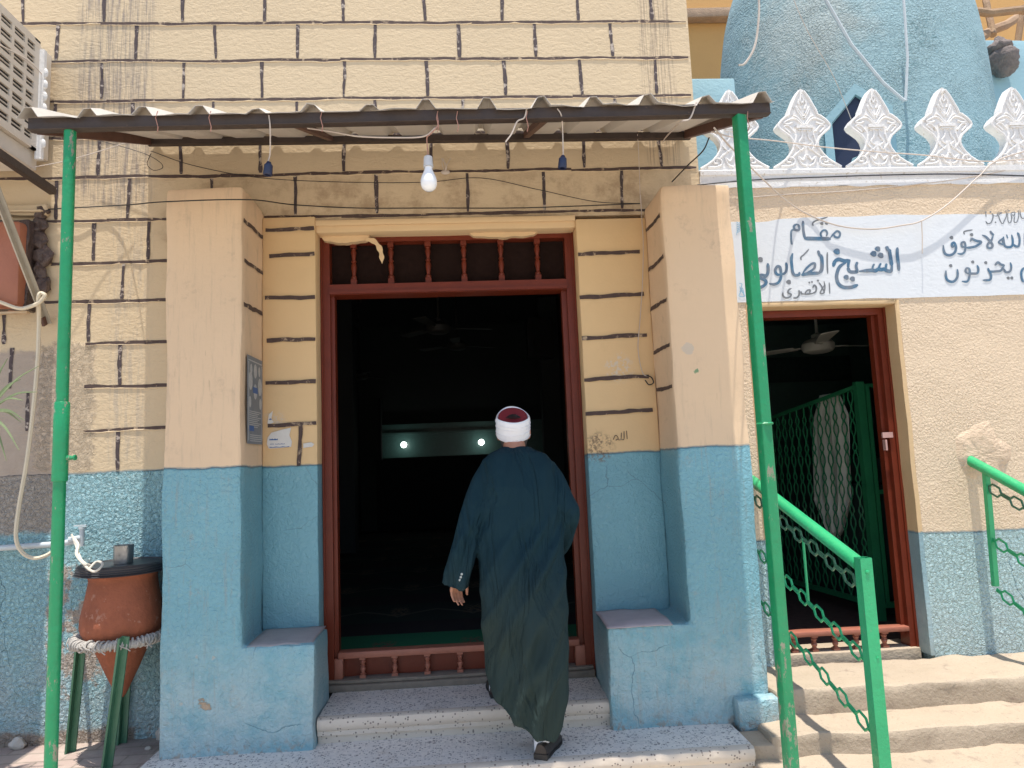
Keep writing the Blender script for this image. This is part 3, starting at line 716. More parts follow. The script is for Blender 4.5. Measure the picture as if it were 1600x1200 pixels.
strokes(lt, *C3, [(30, [(1215, 370), (1212, 460), (1215, 560)]), (30, [(1110, 370), (1130, 405), (1142, 470), (1130, 548), (1092, 556), (1055, 528)]), (30, [(1035, 400), (1050, 480), (1040, 550), (990, 568), (945, 550), (928, 490), (925, 425)]),
    (16, [(968, 398), (975, 425), (984, 450)]), (24, [(925, 440), (862, 498), (890, 522), (928, 528), (905, 472)]), (30, [(640, 405), (690, 430), (742, 482), (780, 540), (760, 577), (715, 572), (715, 530), (760, 480), (788, 412)]), (28, [(745, 350), (768, 380), (798, 410)]),
    (30, [(478, 492), (505, 460), (560, 482), (628, 500), (560, 552), (480, 572), (415, 577)]), (28, [(425, 562), (372, 560), (365, 512), (402, 502), (416, 550), (408, 620), (370, 658), (308, 655)]),
    (32, [(288, 535), (242, 562), (236, 522), (266, 510), (290, 570), (270, 640), (210, 676), (150, 660), (125, 610), (120, 540)]),
    (30, [(1200, 840), (1165, 900), (1170, 980), (1195, 1040)]), (28, [(1018, 770), (1030, 840), (1010, 892), (960, 902), (928, 855)]), (30, [(808, 812), (852, 772), (892, 800), (945, 812)]), (30, [(935, 815), (890, 880), (820, 892), (740, 892), (718, 845)]),
    (30, [(735, 885), (760, 950), (740, 1005), (648, 1012)]), (30, [(575, 808), (590, 870), (570, 917), (490, 922), (438, 920)]), (28, [(442, 922), (418, 890), (432, 852), (468, 862), (475, 925), (458, 1000), (430, 1030), (368, 1026)]),
    (32, [(308, 860), (312, 940), (290, 1000), (240, 1032), (180, 1012), (155, 960), (155, 880)])])
lt.build('blue_lettering', LETT, sign)
lg = MB()
strokes(lg, *C1, [(18, [(965, 185), (962, 145), (1015, 112), (1080, 95), (1148, 70)]), (30, [(1075, 155)]), (30, [(1132, 150)]), (20, [(1142, 512), (1140, 640), (1146, 782)]), (18, [(815, 612), (812, 575), (852, 540), (912, 475)]),
    (44, [(660, 885)]), (50, [(305, 605)]), (15, [(1165, 890), (1170, 960), (1172, 1032)]), (16, [(1100, 875), (1112, 950), (1095, 1022), (1055, 1025), (1068, 985), (1112, 915)]), (15, [(1035, 890), (1075, 945), (1108, 1022)]), (20, [(1025, 868)]),
    (20, [(958, 962), (978, 925), (1005, 955), (995, 1005), (955, 1028)]), (18, [(918, 892)]), (18, [(950, 885)]), (18, [(960, 1028), (900, 1036), (848, 1036)]), (18, [(858, 1032), (892, 990), (928, 988), (918, 1020)]), (18, [(850, 1036), (820, 1030), (812, 1000)]),
    (20, [(788, 985), (790, 1040), (762, 1080), (715, 1086)]), (20, [(695, 965), (660, 985), (652, 1020), (690, 1042), (668, 1076), (620, 1082), (588, 1055), (588, 1015)])])
lg.build('grey_lettering', LETG, sign); lg = MB()
strokes(lg, *C2, [(70, [(890, 207)]), (78, [(820, 290)]), (74, [(942, 318)]), (80, [(195, 252)]), (66, [(355, 690)]), (66, [(460, 718)])])
lg.build('grey_lettering', LETT, sign); lg = MB()
strokes(lg, *C3, [(34, [(500, 400)]), (18, [(402, 398), (402, 358), (512, 335)]), (38, [(230, 440)]), (32, [(990, 980)]), (32, [(1038, 980)]), (32, [(690, 775)]), (32, [(515, 765)]), (34, [(220, 815)]),
    (13, [(692, 85), (690, 120), (692, 162)]), (18, [(752, 95)]), (14, [(688, 218), (715, 252), (760, 235), (788, 150), (768, 110)]), (11, [(788, 145), (838, 150), (852, 112), (905, 108), (862, 135), (880, 205), (912, 252), (940, 205), (968, 130), (948, 68)]),
    (11, [(985, 58), (985, 200), (1012, 245), (1038, 180), (1028, 115), (1080, 100), (1062, 150), (1040, 125)]), (11, [(1080, 150), (1068, 222), (1102, 232), (1132, 140), (1120, 68)]), (11, [(1142, 58), (1165, 165), (1200, 180), (1230, 100)]), (16, [(820, 235)]), (14, [(1000, 80)])])
lg.build('grey_lettering', LETG, sign)
lo = MB()
strokes(lo, *C1, [(7, [(5, 130 + 26 * i), (30, 150 + 22 * i), (62, 128 + 20 * i)]) for i in range(6)] + [(7, [(4, 300), (30, 220), (60, 190), (62, 130)])])
lo.build('painted_ornament', ORN, sign); lo = MB()
strokes(lo, *C1, [(8, [(40, 900), (75, 915), (60, 980), (110, 1060), (40, 1060), (60, 1000), (45, 940)]), (7, [(45, 1010), (80, 960), (105, 1040)]), (7, [(50, 960), (85, 1000), (100, 1062)])])
lo.build('painted_ornament', ORN, sign)
# joinery of the shrine door
SF = .115; b = MB()
b.box(SX0 + .03, SX0 + .08, SF, SF + .1, .17, SZ1 - .03); b.box(SX1 - .08, SX1 - .03, SF, SF + .1, .17, SZ1 - .03); b.box(SX0 + .08, SX1 - .08, SF, SF + .1, SZ1 - .075, SZ1 - .03)
b.box(SX1 - .105, SX1 - .08, SF + .04, SF + .09, .3, SZ1 - .075)
b.box(SX0 + .03, SX0 + .045, SF - .012, SF, .2, SZ1 - .03); b.box(SX1 - .045, SX1 - .03, SF - .012, SF, .2, SZ1 - .03)
sd = b.build('door_frame', BROWNP, shrine)
zk1, zk0, zt = at(1300, 985, SF).z, at(1300, 993, SF).z, at(1300, 1018, SF).z
b = MB(); b.box(SX0 + .08, SX1 - .08, SF - .008, SF + .07, zk0, zk1); b.build('bottom_rail', BROWNL, sd, rough=(.006, .1, .003, 6))
for px in (1240, 1272, 1305, 1338, 1382):
    q = MB(); baluster(q, at(px, 1005, SF + .03).x, SF + .03, zt, zk0, .020); q.build('baluster', BROWNL, sd, smooth=True)
b = MB(); b.box(SX0 + .03, SX1 - .03, SF - .03, .32, .1, zt); b.build('threshold', CONC, sd, rough=(.006, .08, .005, 6))
b = MB(); p = at(1378, 680, SF); b.box(SX1 - .135, SX1 - .065, SF - .014, SF - .0, p.z - .018, p.z + .018); b.box(SX1 - .12, SX1 - .108, SF - .012, SF + .02, p.z - .1, p.z - .03); b.build('door_bolt', plain('pale_pink_metal', (.5, .3, .27), .5), sd)
# tomb chamber
b = MB(); b.box(1.547, 1.6, .3, 4.4, .1, 3.1); b.box(4.9, 5.0, .3, 4.4, .1, 3.1); b.box(1.6, 4.9, 4.3, 4.4, .1, 3.1)
b.box(1.6, SX0, .301, .32, .1, 3.1); b.box(SX1, 4.9, .301, .32, .1, 3.1); b.box(SX0, SX1, .301, .32, SZ1, 3.1); b.build('chamber_wall', SHROOM, shrine)
b = MB(); b.box(1.6, 4.9, .3, 4.3, 3.1, 3.28); b.build('chamber_ceiling', SHROOM, shrine)
b = MB(); b.box(1.6, 4.9, .3, 4.3, .0, .19); b.build('chamber_floor', plain('chamber_rug', (.10, .05, .04), .9, var=.6, scale=25), shrine)
b = MB(); zf = at(1300, 575, 4.25).z; b.box(1.62, 4.88, 4.27, 4.3, zf - .16, zf + .16); b.build('frieze', plain('inscribed_frieze', (.05, .08, .075), .6, var=.8, scale=26), shrine)
b = MB(); b.box(1.2 + .35, 6.5, .3, 4.4, 3.28, 3.36); b.build('roof', BLUEP, shrine)
# dome
DC = Vector((3.66, 1.80, 0)); DR = 1.16
prof = [(DR * 1.03, 3.36), (DR * 1.01, 3.9), (DR, 4.3), (DR * .992, 4.7), (DR * .978, 5.0), (DR * .945, 5.35), (DR * .88, 5.75), (DR * .75, 6.15), (DR * .55, 6.5), (DR * .28, 6.75), (0, 6.88)]
pr2 = [(v.x, v.z) for v in spline([(r, 0, z) for r, z in prof], 4)]
b = MB(); b.lathe(pr2, DC, 72); dome = b.build('dome', DOME, shrine, smooth=True, angle=80)
wa = R(27); wn = Vector((-math.sin(wa), -math.cos(wa), 0)); wr = Vector((wn.y * -1, wn.x, 0)); wr = Vector((math.cos(wa), -math.sin(wa), 0))
zw1 = at(1326, 150, .85).z; zw0 = 3.55
def penta(w2, z0, zsh, z1, off):
    c = DC + wn * (DR + off); return [c + wr * -w2 + Vector((0, 0, z0)), c + wr * w2 + Vector((0, 0, z0)), c + wr * w2 + Vector((0, 0, zsh)), c + Vector((0, 0, z1)), c - wr * w2 + Vector((0, 0, zsh))]
b = MB(); outp = penta(.245, zw0, zw1 - .22, zw1 + .03, .06); inn = penta(.185, zw0 + .02, zw1 - .25, zw1 - .06, .06)
fs = [(i, (i + 1) % 5, 5 + (i + 1) % 5, 5 + i) for i in range(5)]
b.add(outp + inn, fs); back = [p - wn * .055 for p in inn]; b.add(inn + back, fs); b.add(outp + [p - wn * .3 for p in outp], fs)
wf = b.build('dome_window', BLUEP, dome); b = MB(); b.prism([p - wn * .045 for p in inn], -wn * .02); b.build('pane', plain('dusty_navy_pane', (.022, .028, .06), .35, wear=.70, wearcol=(.2, .2, .24)), wf)
# lower turquoise blocks of the roof
for x0, x1, y0, y1, z0, z1, nm in ((1.56, 2.16, .75, 1.6, 3.36, at(1110, 122, .75).z, 'parapet_block'), (5.1, 7.5, 2.5, 2.8, 3.36, at(1580, 62, 2.5).z, 'parapet_block')):
    q = MB(); q.box(x0, x1, y0, y1, z0, z1); q.build(nm, BLUEP, shrine, rough=(.02, .3, .008, 2))

# fan and grille inside the shrine
p = at(1278, 541, 1.5)
fan(1278, 541, 1.5, 3.1, .72, .17, 'cream ceiling fan inside the shrine just behind its doorway', None, .014, FANS)
gr = empty('metal_grille', at(1342, 780, .95))
P0 = at(1341, 603, .95); P1 = at(1200, 655, 2.25); gz0, gz1, gze = .22, P0.z, P1.z
P0 = Vector((P0.x, P0.y, 0)); P1 = Vector((P1.x, P1.y, 0))
P2 = P0 + Vector((.9, .04, 0))
def wavy(base, dirv, z0, z1, amp, per, ph=0):
    pts = []; z = z0; pat = [(0, 0), (.14, 0), (.34, 1), (.5, 1), (.64, .25), (.70, .25), (.78, .8), (.86, .8), (1, 0)]
    n = int((z1 - z0) / per) + 1
    for i in range(n):
        for t, a in pat[:-1]:
            zz = z0 + (i + t) * per
            if zz <= z1: pts.append(Vector((base.x, base.y, zz)) + dirv * amp * a)
    pts.append(Vector((base.x, base.y, z1))); return pts
q = MB(); d1 = (P1 - P0).normalized(); L1 = (P1 - P0).length
q.bar(P0 + Vector((0, 0, gz1)), P1 + Vector((0, 0, gze)), .02, .03); q.bar(P0 + Vector((0, 0, .3)), P1 + Vector((0, 0, .3)), .03, .04)
q.bar(P0 + Vector((0, 0, gz1)), P2 + Vector((0, 0, gz1)), .02, .03); q.bar(P0 + Vector((0, 0, .3)), P2 + Vector((0, 0, .3)), .03, .04); q.bar(P0 + Vector((0, 0, 1.15)), P2 + Vector((0, 0, 1.15)), .02, .03)
q.build('rails', GREENG, gr)
q = MB(); q.box(P0.x - .03, P0.x + .03, P0.y - .03, P0.y + .03, .19, gz1 + .03); q.box(P0.x + .045, P0.x + .075, P0.y - .02, P0.y + .02, .3, gz1); q.build('corner_post', GREENG, gr)
q = MB(); nb = int(L1 / .105)
for i in range(1, nb + 1):
    bs = P0 + d1 * (i * .105)
    for s in (-1, 1): q.tube(wavy(bs + d1 * s * .003, d1 * s, .3, gz1 + (gze - gz1) * i * .105 / L1, .026, .25), .0058, 5)
d2 = (P2 - P0).normalized()
for i in range(1, 7):
    for s in (-1, 1): q.tube(wavy(P0 + d2 * (.06 + i * .11 + s * .003), d2 * s, .3, gz1, .026, .25), .0058, 5)
q.build('lattice', GREENG, gr)
tag(gr, 'tall green wrought lattice screen round the tomb inside the shrine doorway', 'screen')
# cloth hung on the inner side of the screen
nrm = Vector((-d1.y, d1.x, 0)); nrm = nrm if nrm.x > 0 else -nrm
vs = []; fs = []; NU, NV = 28, 30
ca, cb_ = .16, .62
for j in range(NV + 1):
    t = j / NV; z = gz1 - .02 - t * 1.2
    hw = (.23 * (1 - .18 * abs(t - .35)) if t < .72 else .23 * (1 - (t - .72) / .28 * .85)) * (.55 + .45 * min(1, t * 6))
    for i in range(NU + 1):
        u = i / NU * 2 - 1
        s_ = (.44 + .06 * t) + u * hw * 1.12
        fold = .022 * math.sin(u * 9 + 2 * t) + .012 * math.sin(u * 19 + 1 - 3 * t)
        vs.append(P0 + d1 * s_ + nrm * (.05 + fold * min(1, .3 + t * 3)) + Vector((0, 0, z + .03 * math.sin(u * 5) * t)))
for j in range(NV):
    for i in range(NU): a = j * (NU + 1) + i; fs.append((a, a + 1, a + NU + 2, a + NU + 1))
q = MB(); q.add(vs, fs); o = q.build('hanging_cloth', CLOTH, smooth=True, angle=80); md = o.modifiers.new('thickness', 'SOLIDIFY'); md.thickness = .004
tag(o, 'off-white folded cloth hanging behind the green screen in the shrine', 'cloth')
q = MB(); q.box(P0.x + .1, P0.x + .8, P0.y + .12, P0.y + 2., .19, 1.2); q.box(P0.x + .15, P0.x + .75, P0.y + .18, P0.y + 1.9, 1.2, 1.42)
o = q.build('tomb', plain('dark_tomb_cloth', (.03, .06, .05), .9), rough=(.03, .3, .01, 2)); tag(o, 'dark draped tomb block behind the green lattice screen', 'tomb')

# ------------------------------------------------------------------ ochre house behind and its timbers
yh = empty('ochre_house', (4, 6, 0)); tag(yh, 'ochre rendered house standing behind the dome', 'building')
b = MB(); b.box(1.75, 10, 6, 9, -.1, 11); b.build('wall', YEL, yh)
b = MB(); p0 = at(1076, 27, 5.9); p1 = at(1170, 12, 5.9); b.bar(p0 - Vector((.8, 0, 0)), Vector((4.6, 5.9, p0.z + .05)), .18, .16); b.build('timber_band', plain('weathered_timber', (.38, .26, .17), .85, var=.4, scale=9, bump=.01), yh, rough=(.01, .3, .01, 2))
WB = plain('pale_weathered_timber', (.34, .22, .13), .85, var=.4, scale=9, bump=.01)
pg = empty('timber_pergola', at(1560, 60, 3.6)); tag(pg, 'rough timber pergola beams above the roof right of the dome', 'pergola')
for (a, c, r) in (((1500, 20, 3.6), (1640, 16, 3.6), .05), ((1530, 60, 3.6), (1640, 0, 5.2), .06), ((1540, 0, 3.9), (1552, 55, 3.7), .04), ((1585, 90, 3.8), (1600, 10, 3.8), .04)):
    q = MB(); q.tube([at(*a).lerp(at(*c), i / 6) + Vector((0, 0, .02 * math.sin(i * 2.1))) for i in range(7)], r, 8); q.build('beam', WB, pg)
q = MB(); q.box(5.2, 8.0, 3.9, 5.7, 5.35, 5.40); q.build('awning', plain('ochre_awning', (.55, .32, .11), .9), pg)
for x in (5.3, 7.8):
    q = MB(); q.box(x - .05, x + .05, 3.95, 4.05, -.1, 5.35); q.build('post', WB, pg)
# bundle of sacking on the roof wall
c = at(1568, 95, 2.4); q = MB(); q.ball(c, (.16, .14, .17), 26, 20); q.ball(c + Vector((-.04, -.02, .14)), (.13, .12, .08), 20, 14)
for i, v in enumerate(q.v):
    d = v - c; q.v[i] = c + d * (1 + .28 * mnoise.noise(v * 9) + .12 * mnoise.noise(v * 26))
tag(q.build('sack_bundle', plain('grimy_sacking', (.19, .155, .14), .95, var=.5, scale=18, bump=.02, bscale=30), smooth=True, angle=80), 'crumpled grey sacking bundle on the turquoise roof wall right of the dome', 'bundle')

# ================================================================== STEPS
def step_prism(x0, x1, y0, y1, z0, z1):
    q = MB(); r = .022
    f = [(y0 + .03, z0), (y0 + .03, z1 - .095), (y0 + .012, z1 - .09), (y0 + .012, z1 - .068), (y0 + .006, z1 - .062), (y0, z1 - .05), (y0 - .004, z1 - .028), (y0 + .004, z1 - .008), (y0 + .018, z1), (y0 + .05, z1)]
    q.cur = 1; vs = [(x, y, z) for x in (x0, x1) for y, z in f]; n = len(f)
    q.add(vs, [(i, i + 1, n + i + 1, n + i) for i in range(n - 1)])
    q.cur = 0; q.add([(x0, y0 + .05, z1), (x1, y0 + .05, z1), (x1, y1, z1), (x0, y1, z1)], [(0, 1, 2, 3)])
    q.cur = 1; q.add([(x0, y, z) for y, z in f] + [(x0, y1, z1), (x0, y1, z0)], [tuple(range(n + 2))]); q.add([(x1, y, z) for y, z in f] + [(x1, y1, z1), (x1, y1, z0)], [tuple(range(n + 2))])
    return q
ms = empty('entrance_steps', (-.1, -.4, -.1)); tag(ms, 'two speckled terrazzo steps leading up to the main doorway', 'steps')
step_prism(-.886, .70, -.375, .12, .0, .175).build('upper_step', [TERR, TERN], ms, rough=(0, .08, .003, 5))
step_prism(-1.74, 1.345, -.755, .10, -.14, .04).build('lower_step', [TERR, TERN], ms, rough=(0, .1, .005, 3))
ss = empty('shrine_steps', (2.6, -.5, -.1)); tag(ss, 'three worn pale concrete steps below the shrine door', 'steps')
for y0, z0, z1, x0 in ((-.435, -.15, .195, 1.60), (-.705, -.2, .062, 1.46), (-.98, -.25, -.045, 1.352)):
    q = MB(); q.box(x0, 5.2, y0, -.003, z0, z1); q.build('step', CONC, ss, rough=(.018, .045, .015, 5))
q = MB(); q.box(1.35, 1.6, -.70, -.50, -.12, .03); q.build('step_curb', CONC, ss, rough=(.015, .06, .008, 4))

# broken stones at the foot of the wall
for px, py, r in ((258, 1150, .05), (262, 1172, .04), (62, 1146, .045), (72, 1138, .03), (232, 1168, .022), (246, 1182, .018), (46, 1152, .02)):
    p = atz(px, py, .012); p = Vector((p.x, min(p.y, -.03), .0)); q = MB(); q.ball(p + Vector((0, 0, r * .5)), (r, r * .8, r * .7), 14, 10)
    q.v = [v + (v - p) * (.45 * mnoise.noise(v * 21) + .2 * mnoise.noise(v * 60)) for v in q.v]
    tag(q.build('broken_stone', GRND, smooth=True, angle=30), 'small broken piece of stone lying on the pavement at the foot of the left wall', 'stone', 'broken stones at the wall foot')

# ================================================================== CANOPY
can = empty('entrance_canopy', (-.2, -1.2, -.1)); tag(can, 'corrugated metal canopy on two green posts with dark steel beams over the entrance', 'canopy')
CY = -1.2; CXa, CXb = -1.95, 1.478
zl, zrr = at(60, 197, CY).z, at(1200, 172, CY).z
A = Vector((CXa, CY, zl)); B = Vector((CXb, CY, zrr))
q = MB(); q.bar(A, B, .05, .052); q.bar(A + Vector((0, -.012, -.028)), B + Vector((0, -.012, -.028)), .04, .006); q.build('front_beam', STEEL, can, rough=(.003, .4, .002, 3))
zb = 3.548; Ab = Vector((CXa + .012, -.115, zb)); Bb = Vector((CXb - .012, -.115, zb - .006))
q = MB(); q.bar(Ab, Bb, .04, .040); q.build('back_beam', STEEL, can)
for a, c in ((A + Vector((.02, .026, .0)), Ab + Vector((.01, -.021, 0))), (B + Vector((-.03, .026, 0)), Bb + Vector((-.03, -.021, 0)))):
    q = MB(); q.bar(a, c, .035, .05); q.build('side_beam', STEELR, can)
for px in (517, 822):
    xb = at(px, 218, -.115).x; q = MB(); q.bar((xb - .0, CY + .026, zl + (zrr - zl) * .5 + .012), (xb, -.136, zb + .004), .035, .035); q.build('rafter', STEELR, can)
# corrugated sheet: profile along X, sloping up to the wall
sx0, sx1 = at(38, 180, CY).x, at(1203, 160, CY).x; pit = .2475
xs = []; first = at(50, 170, CY).x
k_ = 0; x = first
prof = [(sx0, .004)]
ridges = [at(px, 165, CY - .03).x for px in (52, 141, 227, 314, 402, 490, 578, 668, 760, 847, 929, 1012, 1102, 1188)]
for i, rx in enumerate(ridges):
    h = .050 + random.uniform(-.010, .006); jx = random.uniform(-.006, .006)
    if i in (4, 5, 6): h -= .012
    prof += [(rx - .048 + jx, .002), (rx - .018 + jx, h), (rx + .014 + jx, h), (rx + .044 + jx, .002)]
prof.append((sx1, .006)); prof = [p for p in prof if sx0 <= p[0] <= sx1]
# refine
fine = []
for (xa, ha), (xc, hc) in zip(prof, prof[1:]):
    nn = max(1, int((xc - xa) / .05))
    for i in range(nn): fine.append((xa + (xc - xa) * i / nn, ha + (hc - ha) * i / nn))
fine.append(prof[-1]); NY = 16; vs = []
for j in range(NY + 1):
    t = j / NY
    for i, (x, h) in enumerate(fine):
        y = CY - .055 + (-.014 + .055 - CY) * t
        if j == 0: y += .022 * mnoise.noise(Vector((x * 6, 1, 1))) + .012 * mnoise.noise(Vector((x * 19, 1, 5)))
        zz = zl + (zrr - zl) * (x - CXa) / (CXb - CXa); zfront = zz + .030 - .018
        z = zfront + (zb + .028 - zfront + .03) * t
        bend = .010 * mnoise.noise(Vector((x * 2.2, t * 2, 9))) + (.014 * mnoise.noise(Vector((x * 8, 3, 2))) if j == 0 else 0)
        vs.append((x, y, z + h * (1 if j else .95) + bend))
nx = len(fine); q = MB(); q.add(vs, [(j * nx + i, j * nx + i + 1, (j + 1) * nx + i + 1, (j + 1) * nx + i) for j in range(NY) for i in range(nx - 1)])
o = q.build('roof_sheet', SHEET, can); md = o.modifiers.new('thickness', 'SOLIDIFY'); md.thickness = .002
# wire ties round the front beam
q = MB()
for px in (245, 328, 502, 683, 714, 823, 1168):
    p = at(px, 185, CY - .03); q.tube([p + Vector((.004, 0, .035)), p + Vector((-.003, -.006, 0)), p + Vector((.006, 0, -.04)), p + Vector((.0, .01, -.06))], .0022, 5)
q.build('wire_tie', CABLEP, can)
def post(pxt, pyt, zbot, wd, twist, mat, sleeve=None, rnd=False):
    t = at(pxt, pyt, CY); q = MB(); zt_ = (zl + (zrr - zl) * (t.x - CXa) / (CXb - CXa)) - .029
    if rnd: q.tube([(t.x, CY, zbot), (t.x, CY, zt_)], wd / 2, 20)
    else:
        c, s = math.cos(twist), math.sin(twist); h = wd / 2; r = .008
        ring = []
        for sx, sy in ((1, 1), (-1, 1), (-1, -1), (1, -1)):
            for a in range(4):
                an = math.atan2(sy, sx) - math.pi / 4 + a * math.pi / 6
                ring.append((sx * (h - r) + r * math.cos(an), sy * (h - r) + r * math.sin(an)))
        q.prism([(t.x + x * c - y * s, CY + x * s + y * c, zbot) for x, y in ring], (0, 0, zt_ - zbot))
    o = q.build('post', mat, can, smooth=True, angle=40)
    if sleeve:
        q = MB(); z0, z1 = sleeve; q.lathe([(wd / 2 + .002, z0), (wd / 2 + .006, z0 + .004), (wd / 2 + .005, (z0 + z1) / 2), (wd / 2 + .006, z1 - .006), (wd / 2 + .003, z1)], (t.x, CY, 0), 24)
        q.lathe([(.012, 0), (.008, .03), (.012, .032), (.012, .04), (0, .04)], (t.x + wd / 2, CY, z0 + .10), 8, Matrix.Rotation(R(90), 3, 'Y'))
        q.build('pipe_sleeve', mat, o, smooth=True, angle=40)
post(110, 205, 0, .050, 0, GREEN, (at(103, 752, CY).z, at(103, 628, CY).z), True)
post(1155, 185, -.06, .053, R(14), GREEN)
q = MB(); p = at(1195, 662, CY); q.lathe([(.034, -.006), (.039, 0), (.034, .006)], (p.x, CY, p.z), 20); q.build('weld_seam', GREEN, can)

# hanging bulb and empty lamp sockets
def poly(pts, Y): return [at(x, y, Y if not hasattr(Y, '__len__') else Y[i]) for i, (x, y) in enumerate(pts)]
BY = CY + .03
hb = empty('hanging_bulb', at(669, 250, BY)); p = at(669, 250, BY)
q = MB(); q.tube(spline(poly([(683, 178), (684, 196), (672, 210), (667, 216), (669, 244)], [CY - .03, CY - .03, CY - .02, BY, BY])), .0028, 6); q.build('cord', CABLEP, hb)
q = MB(); q.lathe([(.0, .022), (.012, .02), (.02, .014), (.022, -.02), (.024, -.035), (.0, -.035)], p, 18); q.build('bulb_holder', SOCKW, hb, smooth=True)
q = MB(); pc = at(670, 284, BY).z - p.z
q.lathe([(.018, -.036), (.019, -.048), (.026, -.066), (.034, -.083), (.0385, pc + .004), (.0375, pc - .016), (.031, pc - .032), (.018, pc - .043), (0, pc - .046)], p, 28); q.build('bulb', BULB, hb, smooth=True, angle=80)
tag(hb, 'white light bulb hanging from the canopy beam above the doorway', 'bulb')
for pts, (sx, sy), lab in (([(420, 180), (422, 198), (422, 238), (419, 252)], (419, 264), 'empty dark blue lamp socket hanging on a cord to the left of the bulb'),
                           ([(871, 170), (877, 180), (879, 200), (880, 243)], (879, 254), 'empty dark blue lamp socket hanging on a cord to the right of the bulb')):
    p = at(sx, sy, BY); h = empty('hanging_socket', p)
    q = MB(); q.tube(spline(poly(pts, [CY - .03, CY - .03, BY, BY])), .003, 6); q.build('cord', CABLEW, h)
    q = MB(); q.lathe([(.0, .034), (.009, .034), (.014, .024), (.019, .018), (.021, -.026), (.019, -.03), (.012, -.03), (.012, -.01), (0, -.01)], p, 18, Matrix.Rotation(R(6), 3, 'Y')); q.build('socket', SOCKB, h, smooth=True)
    tag(h, lab, 'lamp socket', 'empty lamp sockets under the canopy')

# ================================================================== CABLES
def cable(pts, Y, r, mat, label, name='cable', smooth=True):
    pp = poly(pts, Y); q = MB(); q.tube(spline(pp, 8) if smooth else pp, r, 6); tag(q.build(name, mat, smooth=True), label, 'cable', 'cables strung across the facade')
cable([(0, 327), (50, 328), (110, 325), (200, 320), (262, 315), (388, 312), (460, 320), (560, 325), (680, 325), (800, 325), (900, 322), (1000, 318)], [-.03] * 3 + [-.06, -.45, -.45] + [-.03] * 6, .0035, CABLE, 'long thin black cable running across the wall over both pilaster tops')
cable([(236, 236), (300, 258), (400, 277), (520, 284), (660, 285), (750, 278), (840, 296), (930, 315), (1000, 318)], -.02, .0022, CABLE, 'thin dark wire sagging across the wall between canopy and bulb')
cable([(1001, 305), (1003, 345), (1005, 380), (1004, 440), (1000, 500), (997, 545), (1004, 582), (1014, 588)], -.045, .0028, CABLEW, 'pale cable dropping down the right jamb corner beside the pilaster')
cable([(1010, 586), (1018, 590), (1021, 598), (1014, 601), (1008, 594)], -.05, .004, CABLE, 'short black cable loop poking out of the right jamb corner')
cable([(480, 200), (520, 206), (560, 213), (620, 215), (662, 213), (680, 200)], [CY + .1, CY + .08, CY + .06, CY + .04, CY + .02, CY - .03], .004, CABLEW, 'cream flex looped under the canopy just left of the bulb')
cable([(823, 170), (819, 184), (808, 190), (800, 208), (790, 222)], CY - .035, .0035, CABLEW, 'cream flex tied over the front beam beside the right hand rafter')
cable([(1088, 160), (1078, 185), (1062, 192), (1040, 215), (1036, 222)], [CY - .03, CY - .03, CY, -.4, -.2], .004, CABLEW, 'cream cable bent under the right end of the canopy')
cable([(996, 210), (998, 240), (1000, 300), (1001, 320)], [-.14, -.06, -.03, -.03], .002, CABLEW, 'very thin wire hanging from the canopy back beam by the right pilaster')
cable([(1108, 215), (1098, 236), (1075, 258), (1050, 284)], [-.9, -.8, -.4, -.1], .004, CABLE, 'short dark cable from the canopy corner down to the right pilaster top')
cable([(1116, 200), (1140, 228), (1190, 278), (1240, 322), (1300, 350), (1360, 358), (1410, 352), (1440, 345), (1480, 320), (1530, 275), (1560, 250), (1640, 225)], [-1.15, -.8, -.3, -.035, -.03, -.035, -.04, -.04, -.04, -.04, -.04, -.04], .0048, CABLEW, 'pale sagging cable looping down in front of the lettered sign')
cable([(1112, 206), (1146, 214), (1210, 220), (1290, 230), (1380, 238), (1440, 242), (1540, 252), (1640, 245)], [-.9, -.6, -.1, -.02, -.015, -.015, -.015, -.02], .004, CABLEW, 'pale cable stretched across the waists of the white merlons')
cable([(1090, 289), (1180, 281), (1300, 276), (1400, 273), (1500, 272), (1640, 276)], -.021, .0042, CABLE, 'dark cable lying along the white cornice under the merlons')
cable([(1150, 310), (1240, 303), (1330, 298), (1450, 286), (1520, 276), (1640, 252)], -.010, .003, CABLEW, 'thin cable along the cream wall between cornice and sign')
cable([(1228, -30), (1260, 45), (1300, 115), (1322, 166), (1332, 192)], [.3, .35, .45, .5, .55], .003, CABLEW, 'thin wire falling across the dome to its window')
cable([(1270, -30), (1290, 0), (1330, 70), (1380, 130), (1413, 158)], .55, .014, PVC, 'grey pipe slanting down the front of the dome', 'pipe', False)
cable([(1410, -30), (1412, 0), (1418, 90), (1415, 158)], .55, .011, PVC, 'grey pipe running straight down the front of the dome', 'pipe', False)
cable([(1568, 372), (1440, 345), (1441, 370), (1441, 396)][1:], -.045, .0035, CABLEW, 'short wire end hanging from the sagging cable in front of the sign')
cable([(1184, -20), (1186, 20), (1180, 70), (1165, 98), (1154, 102)], .62, .009, CABLEW, 'white hose hooked on the left flank of the dome', 'hose')
cable([(48, 262), (100, 252), (150, 238), (200, 222)], [-.2, -.16, -.12, -.1], .0025, CABLEW, 'thin pale wire from the air conditioner to the canopy corner')
cable([(150, 218), (220, 238), (248, 252), (254, 262), (240, 266), (230, 256), (236, 240)], -.06, .002, CABLE, 'thin curled dark wire under the left end of the canopy')

